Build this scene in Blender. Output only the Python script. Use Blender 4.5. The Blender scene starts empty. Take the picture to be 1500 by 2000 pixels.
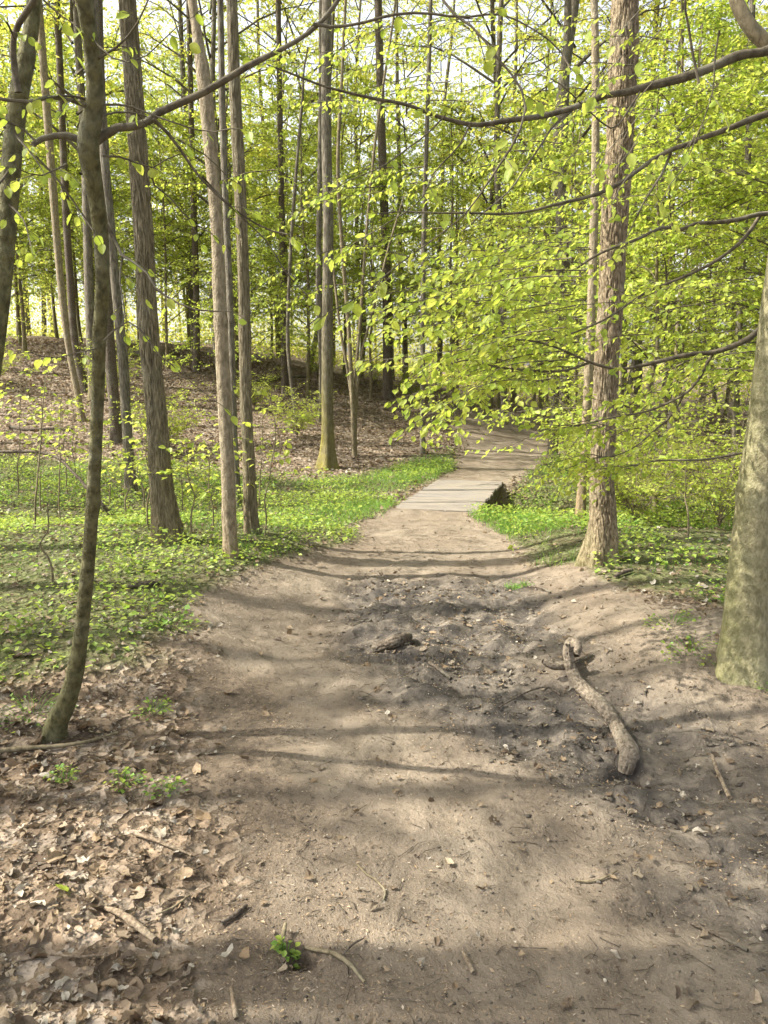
import bpy, math
import numpy as np
from mathutils import Vector, Matrix

scene = bpy.context.scene
COL = scene.collection
R = math.radians

# ------------------------------------------------------------------ camera, sky, sun, exposure
CAM_H, PITCH, FPX = 1.65, R(9.46), 1560.0          # focal length in pixels of a 1500 x 2000 frame
cam_d = bpy.data.cameras.new('camera')
cam = bpy.data.objects.new('camera', cam_d); COL.objects.link(cam)
cam.location = (0, 0, CAM_H); cam.rotation_euler = (R(90) - PITCH, 0, 0)
cam_d.sensor_fit = 'VERTICAL'; cam_d.sensor_height = 24; cam_d.lens = FPX / 2000 * 24
cam_d.clip_start = 0.05; cam_d.clip_end = 600
scene.camera = cam
SUN_EL = R(45)
world = bpy.data.worlds.new('World'); scene.world = world; world.use_nodes = True
wn = world.node_tree.nodes
sky = wn.new('ShaderNodeTexSky'); sky.sky_type = 'NISHITA'; sky.sun_disc = False
sky.sun_elevation = SUN_EL; sky.sun_rotation = R(268); sky.air_density = 1.0; sky.dust_density = 3.5; sky.ozone_density = .3
hs_ = wn.new('ShaderNodeHueSaturation'); hs_.inputs['Saturation'].default_value = .3      # thin white veil of high cloud
world.node_tree.links.new(sky.outputs[0], hs_.inputs['Color']); world.node_tree.links.new(hs_.outputs[0], wn['Background'].inputs[0])
wn['Background'].inputs[1].default_value = 0.15
sun_d = bpy.data.lights.new('sun', 'SUN'); sun_d.energy = 4.8; sun_d.angle = R(0.55); sun_d.color = (1.0, 0.94, 0.83)
sun = bpy.data.objects.new('sun', sun_d); COL.objects.link(sun)
sun_dir = Vector((math.cos(SUN_EL), 0.035, -math.sin(SUN_EL)))
sun.rotation_euler = sun_dir.to_track_quat('-Z', 'Y').to_euler(); sun.location = (-20, 0, 30)
scene.view_settings.view_transform = 'Standard'; scene.view_settings.look = 'None'
scene.view_settings.exposure = 1.42; scene.view_settings.gamma = 1.0; scene.view_settings.use_curve_mapping = False
cy = scene.cycles
cy.max_bounces = 5; cy.diffuse_bounces = 4; cy.glossy_bounces = 1; cy.transmission_bounces = 4; cy.transparent_max_bounces = 4
cy.caustics_reflective = False; cy.caustics_refractive = False; cy.use_denoising = True
cy.use_adaptive_sampling = True; cy.adaptive_threshold = 0.03

rng = np.random.default_rng(11)

# ------------------------------------------------------------------ numeric helpers
_T = np.random.default_rng(5).random((256, 256))
def vn(x, y, s=0):
    x = np.asarray(x, float) + s * 17.31; y = np.asarray(y, float) + s * 9.77
    ix = np.floor(x).astype(int); iy = np.floor(y).astype(int)
    fx = x - ix; fy = y - iy; fx = fx * fx * (3 - 2 * fx); fy = fy * fy * (3 - 2 * fy)
    a = _T[ix & 255, iy & 255]; b = _T[(ix + 1) & 255, iy & 255]; c = _T[ix & 255, (iy + 1) & 255]; d = _T[(ix + 1) & 255, (iy + 1) & 255]
    return (a * (1 - fx) + b * fx) * (1 - fy) + (c * (1 - fx) + d * fx) * fy
def fbm(x, y, o=4, s=0):
    v = 0; a = .5
    for i in range(o):
        v = v + a * vn(x, y, s + i * 3); x = x * 2.03; y = y * 2.03; a *= .5
    return v
def S(t):
    t = np.clip(t, 0, 1); return t * t * (3 - 2 * t)
def nz(v):
    return v / np.maximum(np.linalg.norm(v, axis=-1, keepdims=True), 1e-9)

_cp, _sp = math.cos(PITCH), math.sin(PITCH)
def ray(u, v):
    cx = (u - 750) / FPX; cyy = (1000 - v) / FPX
    return np.array([cx, _cp + cyy * _sp, -_sp + cyy * _cp])
def at(u, v, Y):
    d = ray(u, v); return np.array([0, 0, CAM_H]) + d * (Y / d[1])
def flat(u, v):
    d = ray(u, v); t = -CAM_H / d[2]; return np.array([d[0] * t, d[1] * t])

# ------------------------------------------------------------------ terrain
B0, B1 = flat(849, 999), flat(918, 942)
BD = (B1 - B0) / np.linalg.norm(B1 - B0); BP = np.array([BD[1], -BD[0]]); BL = np.linalg.norm(B1 - B0); BC = (B0 + B1) / 2
HOLE = flat(592, 1866); HOLE2 = flat(1228, 1497)
_xcY = [0, 3, 5, 7, 9, 10, 12.5]; _xcX = [0.0, 0.0, 0.08, 0.35, .55, .65, 1.3]
MUDP = np.array([flat(*p) for p in [(690, 1135), (1010, 1120), (1090, 1200), (1060, 1290), (1260, 1430), (1520, 1560), (1560, 1830), (1280, 1640), (1010, 1470), (800, 1370), (700, 1250)]])
PATHP = None
def sdf(P, x, y):
    """signed distance to polygon, negative inside"""
    x = np.asarray(x, float); y = np.asarray(y, float)
    d = np.full(x.shape, 1e9); ins = np.zeros(x.shape, bool)
    for i in range(len(P)):
        a = P[i]; b = P[(i + 1) % len(P)]; e = b - a
        t = np.clip(((x - a[0]) * e[0] + (y - a[1]) * e[1]) / (e @ e + 1e-12), 0, 1)
        d = np.minimum(d, (x - a[0] - t * e[0]) ** 2 + (y - a[1] - t * e[1]) ** 2)
        c = ((a[1] > y) != (b[1] > y)) & (x < (b[0] - a[0]) * (y - a[1]) / (b[1] - a[1] + 1e-12) + a[0])
        ins ^= c
    d = np.sqrt(d); return np.where(ins, -d, d)
def mudm(x, y):
    return S(.68 - sdf(MUDP, x, y) / .6 + (fbm(x * 2.2, y * 2.2, 3, 4) - .45) * 1.4)
def zmac(x, y):
    x = np.asarray(x, float); y = np.asarray(y, float)
    A = np.interp(x, [-30, -9, -5, -2, 0, 2, 4, 7, 12, 30], [3.4, 2.9, 2.3, 1.7, 1.35, 1.1, .55, .3, .25, .5])
    h = A * S((y - 12.6) / 16) + np.maximum(y - 27, 0) * .035
    h = h + (fbm(x * .35, y * .35, 2, 9) - .4) * .5 * S((y - 11) / 8)
    xc = np.interp(y, _xcY, _xcX)
    h = h + .19 * S((np.abs(x - xc) - .55) / 1.2) * S((y - 3.2) / 1.4) * (1 - S((y - 7.6) / 1.5))
    h = h + (fbm(x * .6, y * .6, 2, 2) - .4) * .10 * S((y - 1) / 2) * (1 - S((y - 9) / 3))
    h = h + .16 * np.exp(-((x - 2.1) ** 2 + (y - 4.3) ** 2) / .35)
    t = (x - BC[0]) * BD[0] + (y - BC[1]) * BD[1]; s = (x - BC[0]) * BP[0] + (y - BC[1]) * BP[1]
    fade = np.interp(s, [-6, -2.2, -.6, -.4, .9, 2.2, 6], [0, .12, .25, 1, 1, .5, .1])
    near = np.exp(-((t / (BL * .5 + .9)) ** 6))
    h = h * (1 - .9 * near * np.exp(-(s / 3) ** 4)) - .42 * np.exp(-((t - .05) / (BL * .38)) ** 4) * fade
    h = h + .028 * np.exp(-((np.abs(t) - BL / 2 - .06) / .22) ** 2) * np.exp(-(s / .75) ** 6)
    return h
def zf(x, y):
    x = np.asarray(x, float); y = np.asarray(y, float)
    h = zmac(x, y)
    m = mudm(x, y)
    h = h - .03 * m + m * ((fbm(x * 6, y * 6, 4, 1) - .45) * .14 + np.abs(vn(x * 13, y * 13, 6) - .5) * .035)
    h = h + (fbm(x * 9, y * 9, 3, 3) - .44) * .026 + (vn(x * 24, y * 24, 12) - .5) * .007 * (y < 8) + (fbm(x * 2.5, y * 2.5, 2, 8) - .4) * .04
    for H, r, dd in ((HOLE, .045, .09), (HOLE2, .07, .06)):
        h = h - dd * np.exp(-(((x - H[0]) ** 2 + (y - H[1]) ** 2) / r ** 2) ** 2)
    return h
_ts = np.geomspace(1.2, 90, 3000)
def G(u, v, full=True):
    d = ray(u, v); P = d[None] * _ts[:, None]; P[:, 2] += CAM_H
    g = (zf if full else zmac)(P[:, 0], P[:, 1]); k = np.argmax(P[:, 2] < g)
    if k == 0: k = len(_ts) - 1
    a = P[k - 1, 2] - g[k - 1]; b = g[k] - P[k, 2]; f = a / (a + b + 1e-9)
    return P[k - 1] * (1 - f) + P[k] * f
def GP(pts): return np.array([G(u, v, False)[:2] for u, v in pts])
PATHP = np.vstack([[[-.45, -8], [-.45, .5]], GP([(470, 1990), (430, 1800), (440, 1640), (400, 1480), (420, 1350), (360, 1240), (380, 1170), (500, 1115), (600, 1085), (690, 1062), (735, 1015), (783, 992), (858, 938), (893, 910), (900, 870), (888, 830), (905, 803), (985, 799), (1030, 815), (1100, 850), (1095, 882), (1040, 912), (982, 944), (915, 1003), (940, 1030), (1000, 1068), (1050, 1108), (1130, 1112), (1230, 1150), (1400, 1190)]), [[4.2, 5.1], [5.0, 3], [5, -8]]])
GREENL = GP([(-700, 1290), (-100, 1370), (60, 1330), (240, 1290), (370, 1215), (430, 1130), (500, 1105), (600, 1078), (690, 1055), (740, 1005), (785, 985), (720, 955), (560, 935), (400, 915), (200, 900), (0, 895), (-700, 900)])
GREENM = GP([(560, 945), (720, 965), (850, 940), (893, 908), (890, 885), (800, 892), (700, 930)])
GREENR = GP([(925, 1010), (1000, 1060), (1060, 1106), (1130, 1105), (1230, 1140), (1400, 1175), (1560, 1210), (2100, 1230), (2100, 960), (1500, 945), (1300, 950), (1090, 890), (1030, 920), (1010, 960), (985, 1000)])
HUMP = GP([(280, 1990), (600, 1990), (640, 1880), (560, 1760), (600, 1600), (580, 1480), (600, 1400), (520, 1330), (390, 1310), (330, 1420), (330, 1700)])
DARKQ = GP([(600, 1995), (1000, 1995), (900, 1940), (700, 1900)])  # strip of path at the near edge, simply drawn darker
def darkm(x, y):
    n = (fbm(x * 3.2, y * 3.2, 4, 30) - .47) * .5
    return np.maximum(S(.5 - (sdf(HUMP, x, y) + n) / .4), .6 * S(.5 - (sdf(DARKQ, x, y) + n) / .4))  # humus along the left; the near strip only gets a weaker dark tone
def pathm(x, y): return S(.5 - (sdf(PATHP, x, y) + (fbm(x * 2.5, y * 2.5, 3, 14) - .45) * .5) / .35)
def greenm(x, y):
    n = (fbm(x * 1.3, y * 1.3, 3, 20) - .45)
    g = S(.5 - (sdf(GREENL, x, y) + n * .9) / .6)
    g = np.maximum(g, S(.5 - (sdf(GREENM, x, y) + n * .5) / .4))
    g = np.maximum(g, S(.5 - (sdf(GREENR, x, y) + n * .5) / .35))
    return g * (1 - S(pathm(x, y) * 1.6 - .3))

# ------------------------------------------------------------------ mesh builders
def mesh(name, verts, faces, mats, attrs=None, smooth=True):
    """faces: list of (n,k) int arrays"""
    me = bpy.data.meshes.new(name)
    verts = np.asarray(verts, np.float32); faces = [np.asarray(f, np.int32) for f in faces if len(f)]
    me.vertices.add(len(verts)); me.vertices.foreach_set('co', verts.ravel())
    nl = sum(f.size for f in faces); npoly = sum(len(f) for f in faces)
    me.loops.add(nl); me.polygons.add(npoly)
    me.loops.foreach_set('vertex_index', np.concatenate([f.ravel() for f in faces]))
    tot = np.concatenate([np.full(len(f), f.shape[1], np.int32) for f in faces])
    me.polygons.foreach_set('loop_start', np.concatenate([[0], np.cumsum(tot)[:-1]]).astype(np.int32))
    me.polygons.foreach_set('use_smooth', np.full(npoly, smooth))
    for k, v in (attrs or {}).items():
        at_ = me.attributes.new(k, 'FLOAT', 'POINT'); at_.data.foreach_set('value', np.asarray(v, np.float32))
    me.update(calc_edges=True); me.validate()
    for m in (mats if isinstance(mats, (list, tuple)) else [mats]): me.materials.append(m)
    return me
def add(name, me, parent=None, loc=None):
    o = bpy.data.objects.new(name, me); COL.objects.link(o)
    if parent is not None: o.parent = parent
    if loc is not None: o.location = loc
    return o
def tag(o, label, cat, group=None, kind=None):
    o['label'] = label; o['category'] = cat
    if group: o['group'] = group
    if kind: o['kind'] = kind
    return o
def thing(name, label, cat, loc, group=None):
    o = bpy.data.objects.new(name, None); COL.objects.link(o); o.location = [float(c) for c in loc]
    o.empty_display_size = .2
    return tag(o, label, cat, group)

class Geo:
    """collects tubes / leaves into one mesh"""
    def __init__(s): s.v = []; s.f3 = []; s.f4 = []; s.a = []; s.n = 0
    def push(s, v, f3=None, f4=None, a=None):
        v = np.asarray(v, float).reshape(-1, 3)
        if f3 is not None and len(f3): s.f3.append(np.asarray(f3).reshape(-1, 3) + s.n)
        if f4 is not None and len(f4): s.f4.append(np.asarray(f4).reshape(-1, 4) + s.n)
        s.v.append(v); s.a.append(np.zeros(len(v)) if a is None else np.asarray(a, float)); s.n += len(v)
    def tube(s, pts, rad, sides=6, cap=True):
        pts = np.asarray(pts, float); rad = np.asarray(rad, float) * np.ones(len(pts)); n = len(pts)
        t = nz(np.gradient(pts, axis=0)); ref = np.array([0, 0, 1.]) if abs(t[:, 2]).mean() < .8 else np.array([1., 0, 0])
        a = nz(np.cross(t, ref)); b = np.cross(t, a)
        th = np.arange(sides) * 2 * math.pi / sides
        v = pts[:, None] + rad[:, None, None] * (np.cos(th)[None, :, None] * a[:, None] + np.sin(th)[None, :, None] * b[:, None])
        i = np.arange(n - 1)[:, None] * sides; j = np.arange(sides)[None]; k = (j + 1) % sides
        f4 = np.stack([i + j, i + k, i + sides + k, i + sides + j], -1).reshape(-1, 4)
        vv = v.reshape(-1, 3); f3 = []
        if cap:
            vv = np.vstack([vv, pts[0] - t[0] * rad[0] * .3, pts[-1] + t[-1] * rad[-1] * .6]); c0, c1 = n * sides, n * sides + 1
            f3 = [(c0, int(x), (int(x) + 1) % sides) for x in range(sides)] + [(c1, (n - 1) * sides + (x + 1) % sides, (n - 1) * sides + x) for x in range(sides)]
        s.push(vv, f3, f4)
    def twigs(s, p0, pm, p1, r0, r1):
        """many thin 3-sided bent twigs at once"""
        n = len(p0)
        if n == 0: return
        t = nz(p1 - p0); ref = np.where(np.abs(t[:, 2:3]) > .8, np.array([[1., 0, 0]]), np.array([[0, 0, 1.]]))
        a = nz(np.cross(t, ref)); b = np.cross(t, a); rings = []
        for p, r in ((p0, r0), (pm, (r0 + r1) / 2), (p1, r1)):
            for q in range(3):
                th = q * 2.0944; rings.append(p + r * (math.cos(th) * a + math.sin(th) * b))
        v = np.stack(rings, 1).reshape(-1, 3); f = []
        for g in range(2):
            for q in range(3):
                k = (q + 1) % 3; f.append((g * 3 + q, g * 3 + k, g * 3 + 3 + k, g * 3 + 3 + q))
        f = (np.array(f)[None] + (np.arange(n) * 9)[:, None, None]).reshape(-1, 4)
        s.push(v, None, f)
    def leaves(s, tpl, pos, d, up, size, wid=None, rnd=None):
        n = len(pos)
        if n == 0: return
        tv, tf = tpl; d = nz(d); side = nz(np.cross(d, up)); nn = np.cross(side, d)
        w = (np.ones(n) if wid is None else wid)
        v = pos[:, None] + size[:, None, None] * (tv[None, :, 0:1] * d[:, None] + tv[None, :, 1:2] * w[:, None, None] * side[:, None] + tv[None, :, 2:3] * nn[:, None])
        m = len(tv); f = (np.asarray(tf)[None] + (np.arange(n) * m)[:, None, None]).reshape(-1, 3)
        r = rng.random(n) if rnd is None else rnd
        s.push(v.reshape(-1, 3), f, None, np.repeat(r, m))
    def build(s, name, mat, smooth=True, off=None):
        v = np.vstack(s.v)
        if off is not None: v = v - np.asarray(off)
        fs = []
        if s.f3: fs.append(np.vstack(s.f3))
        if s.f4: fs.append(np.vstack(s.f4))
        return mesh(name, v, fs, mat, {'rnd': np.concatenate(s.a)}, smooth)

# leaf templates (along, side, up)
TPL2 = (np.array([[0, 0, 0], [.48, -.36, .09], [1, 0, -.06], [.48, .36, .09]]), [(0, 1, 2), (0, 2, 3)])
TPL8 = (np.array([[0, 0, 0], [.42, 0, -.03], [.78, 0, -.05], [1.0, 0, -.12],
                  [.16, -.22, .05], [.45, -.35, .08], [.76, -.22, .03], [.16, .22, .05], [.45, .35, .08], [.76, .22, .03]]),
        [(0, 4, 1), (4, 5, 1), (5, 6, 2), (5, 2, 1), (6, 3, 2), (0, 1, 7), (7, 1, 8), (8, 2, 9), (8, 1, 2), (9, 2, 3)])
def lobed(k):
    """dry, curled, lobed leaf"""
    r = np.random.default_rng(40 + k); n = 15; th = np.linspace(0, 2 * math.pi, n, endpoint=False)
    if k % 4 == 0: rad = .5 * (.62 + .38 * np.abs(np.cos(th * 2.5))) * (1 + .12 * r.standard_normal(n))      # maple like
    elif k % 4 == 1: rad = .5 * (.80 + .20 * np.cos(th * 6)) * (1 + .08 * r.standard_normal(n))                # oak like
    else: rad = .5 * (1 + .07 * r.standard_normal(n))
    asp = [.95, .5, .55, .75][k % 4]
    x = rad * np.cos(th); y = rad * np.sin(th) * asp
    curl = [.9, 1.3, 1.6, .6][k % 4] * (.6 + .8 * r.random())
    def zz(x, y): return curl * (y * y * 1.1 + .5 * x * x * (1 if k % 2 else -.6)) + .12 * np.sin(x * 9 + k) * y + .06 * np.sin(y * 14 + 2 * k)
    inner = np.stack([x * .5, y * .5, zz(x * .5, y * .5)], 1); outer = np.stack([x, y, zz(x, y) + .05 * r.standard_normal(n)], 1)
    v = np.vstack([[[0, 0, 0]], inner, outer]); f = []
    for i in range(n):
        j = (i + 1) % n
        f += [(0, 1 + i, 1 + j), (1 + i, 1 + n + i, 1 + n + j), (1 + i, 1 + n + j, 1 + j)]
    return v, f
def chip(k):
    """small cheap dead leaf, 6 triangles"""
    r = np.random.default_rng(90 + k); th = np.arange(6) * math.pi / 3 + r.random(6) * .5
    rad = .5 * (.6 + .5 * r.random(6)); x = rad * np.cos(th); y = rad * np.sin(th) * (.45 + .35 * r.random())
    z = (1.3 * y * y + .4 * x * x) * (1 if k % 3 else -1) + .12 * r.standard_normal(6)
    return np.vstack([[[0, 0, 0]], np.stack([x, y, z], 1)]), [(0, 1 + i, 1 + (i + 1) % 6) for i in range(6)]

# ------------------------------------------------------------------ materials
def mat(name):
    m = bpy.data.materials.new(name); m.use_nodes = True; nt = m.node_tree; nt.nodes.clear()
    out = nt.nodes.new('ShaderNodeOutputMaterial')
    return m, nt, out
def N(nt, typ, ins=None, **kw):
    n = nt.nodes.new('ShaderNode' + typ)
    for k, v in kw.items(): setattr(n, k, v)
    for k, v in (ins or {}).items():
        if hasattr(v, 'links') or isinstance(v, bpy.types.NodeSocket): nt.links.new(v, n.inputs[k])
        else: n.inputs[k].default_value = v
    return n
def ramp(nt, fac, stops):
    n = nt.nodes.new('ShaderNodeValToRGB'); nt.links.new(fac, n.inputs[0]); e = n.color_ramp.elements
    while len(e) < len(stops): e.new(.5)
    for i, (p, c) in enumerate(stops): e[i].position = p; e[i].color = (*c, 1)
    return n.outputs[0]
def mix(nt, f, a, b, mode='MIX'):
    n = nt.nodes.new('ShaderNodeMix'); n.data_type = 'RGBA'; n.blend_type = mode
    for i, v in ((0, f), (6, a), (7, b)):
        if isinstance(v, bpy.types.NodeSocket): nt.links.new(v, n.inputs[i])
        else: n.inputs[i].default_value = v if i == 0 else (*v, 1)
    return n.outputs[2]
def math_(nt, op, a, b=0.0, c=0.0):
    n = nt.nodes.new('ShaderNodeMath'); n.operation = op
    for i, v in enumerate((a, b, c)):
        if isinstance(v, bpy.types.NodeSocket): nt.links.new(v, n.inputs[i])
        else: n.inputs[i].default_value = v
    return n.outputs[0]
def attr(nt, name): return N(nt, 'Attribute', attribute_name=name).outputs['Fac']

def leaf_mat(name, cols, trans, tmix=.5, rough=.5, objvar=True, spots=False, veins=False):
    m, nt, out = mat(name)
    r = attr(nt, 'rnd')
    if objvar:
        oi = N(nt, 'ObjectInfo').outputs['Random']
        r = math_(nt, 'FRACT', math_(nt, 'ADD', r, math_(nt, 'MULTIPLY', oi, 3.7))) if objvar == 'full' else math_(nt, 'ADD', math_(nt, 'MULTIPLY', r, .7), math_(nt, 'MULTIPLY', oi, .3))
    c = ramp(nt, r, [(i / (len(cols) - 1), k) for i, k in enumerate(cols)])
    t = ramp(nt, r, [(i / (len(trans) - 1), k) for i, k in enumerate(trans)])
    if veins:
        ve = ramp(nt, N(nt, 'TexNoise', {'Vector': N(nt, 'NewGeometry').outputs['Position'], 'Scale': 55.0, 'Detail': 3.0}).outputs[0], [(.35, (.72, .72, .72)), (.65, (1, 1, 1))])
        c = mix(nt, 1.0, c, ve, 'MULTIPLY'); t = mix(nt, 1.0, t, ve, 'MULTIPLY')
    if spots:
        sp = N(nt, 'TexNoise', {'Vector': N(nt, 'NewGeometry').outputs['Position'], 'Scale': 130.0, 'Detail': 3.0, 'Roughness': .7}).outputs[0]
        c = mix(nt, ramp(nt, sp, [(.42, (0, 0, 0)), (.66, (.8, .8, .8))]), c, mix(nt, .5, c, (.06, .042, .028)))
    d = N(nt, 'BsdfPrincipled', {'Base Color': c, 'Roughness': rough, 'Specular IOR Level': .35})
    tr = N(nt, 'BsdfTranslucent', {'Color': t})
    ms = N(nt, 'MixShader', {0: tmix, 1: d.outputs[0], 2: tr.outputs[0]})
    nt.links.new(ms.outputs[0], out.inputs[0]); return m
SPRING = leaf_mat('spring_leaf', [(.225, .34, .045), (.325, .42, .06), (.41, .45, .08), (.285, .40, .06)], [(.45, .62, .07), (.59, .71, .09), (.70, .73, .12), (.53, .68, .09)], .52, veins=True)
SPRING_FAR = leaf_mat('woodland_leaf', [(.265, .35, .05), (.38, .44, .07), (.50, .47, .09), (.33, .42, .06)], [(.50, .63, .08), (.66, .72, .11), (.80, .72, .13), (.58, .69, .10)], .54)
HERB = leaf_mat('herb_leaf', [(.085, .18, .03), (.15, .26, .045), (.29, .35, .06), (.12, .23, .04)], [(.18, .36, .04), (.28, .44, .05), (.48, .54, .08), (.24, .4, .04)], .42)
GRASSM = leaf_mat('grass_blade', [(.07, .18, .025), (.13, .27, .04), (.26, .33, .07)], [(.15, .36, .03), (.24, .44, .05), (.4, .46, .08)], .35)
DRY = leaf_mat('dry_leaf', [(.06, .046, .032), (.14, .10, .062), (.27, .20, .12), (.12, .10, .072), (.38, .345, .28), (.225, .155, .085), (.075, .058, .04), (.32, .26, .175)], [(.2, .1, .04), (.3, .18, .08), (.4, .25, .12), (.25, .2, .12), (.4, .3, .2), (.3, .17, .08)], .12, .75, 'full', spots=True)

DEBRIS = leaf_mat('debris', [(.12, .085, .055), (.27, .185, .105), (.34, .26, .17), (.16, .115, .075), (.40, .34, .26), (.27, .185, .10)], [(.2, .15, .1), (.4, .3, .2)], .1, .8, False)
def bark_mat(name, dark, light, sx=30, sz=6, bump=.4, moss=(.13, .14, .035), lich=.25, ring=0):
    m, nt, out = mat(name)
    tc = N(nt, 'TexCoord').outputs['Object']
    mp = N(nt, 'Mapping', {0: tc, 3: (sx, sx, sz)}).outputs[0]
    n1 = N(nt, 'TexNoise', {'Vector': mp, 'Scale': 1.0, 'Detail': 6.0, 'Roughness': .65}).outputs[0]
    n2 = N(nt, 'TexNoise', {'Vector': tc, 'Scale': 4.0, 'Detail': 5.0, 'Roughness': .6}).outputs[0]
    n3 = N(nt, 'TexNoise', {'Vector': tc, 'Scale': 60.0, 'Detail': 3.0}).outputs[0]
    c = mix(nt, ramp(nt, n1, [(.38, (0, 0, 0)), (.62, (1, 1, 1))]), dark, light)
    c = mix(nt, math_(nt, 'MULTIPLY', ramp(nt, n2, [(.5, (0, 0, 0)), (.72, (1, 1, 1))]), lich), c, (.30, .31, .24))
    mo = math_(nt, 'MULTIPLY', attr(nt, 'rnd'), ramp(nt, n2, [(.25, (.2, .2, .2)), (.6, (1, 1, 1))]))
    c = mix(nt, mo, c, moss)
    h = math_(nt, 'ADD', n1, math_(nt, 'MULTIPLY', n3, .35))
    if ring:
        w = N(nt, 'TexWave', {'Vector': tc, 'Scale': 3.5, 'Distortion': 6.0, 'Detail': 2.0}, bands_direction='Z').outputs[1]
        h = math_(nt, 'ADD', h, math_(nt, 'MULTIPLY', w, ring))
    b = N(nt, 'Bump', {'Height': h, 'Strength': bump, 'Distance': .03}).outputs[0]
    p = N(nt, 'BsdfPrincipled', {'Base Color': c, 'Roughness': .85, 'Specular IOR Level': .2, 'Normal': b})
    nt.links.new(p.outputs[0], out.inputs[0]); return m
B_OAK = bark_mat('oak_bark', (.115, .085, .052), (.34, .27, .175), 60, 18, .9, (.16, .17, .05))
B_FURR = bark_mat('furrowed_bark', (.095, .08, .047), (.275, .232, .15), 70, 9, 1.0, (.20, .13, .04))
B_PALE = bark_mat('pale_bark', (.15, .12, .075), (.32, .265, .18), 40, 14, .8, (.22, .13, .055))
B_BEECH = bark_mat('smooth_bark', (.16, .145, .085), (.32, .285, .18), 42, 24, .7, (.19, .19, .06), .25, .3)
B_DARK = bark_mat('olive_bark', (.062, .058, .028), (.155, .142, .068), 40, 22, .8, (.13, .14, .04), .25, .4)
B_FAR = bark_mat('forest_bark', (.07, .06, .044), (.19, .165, .125), 45, 9, .8, (.22, .19, .035))
B_TWIG = bark_mat('twig_bark', (.055, .045, .03), (.13, .11, .075), 25, 25, .2)
B_DEAD = bark_mat('dead_wood', (.10, .08, .058), (.26, .215, .16), 60, 60, .6, (.1, .08, .06), .2)
B_STICK = bark_mat('stick_bark', (.12, .088, .058), (.29, .225, .155), 70, 70, .6)
B_STEM = bark_mat('sapling_stem', (.105, .085, .05), (.225, .185, .115), 40, 20, .4)
B_MUDDY = bark_mat('dark_rotten_wood', (.045, .035, .025), (.15, .12, .09), 50, 50, .4)

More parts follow.
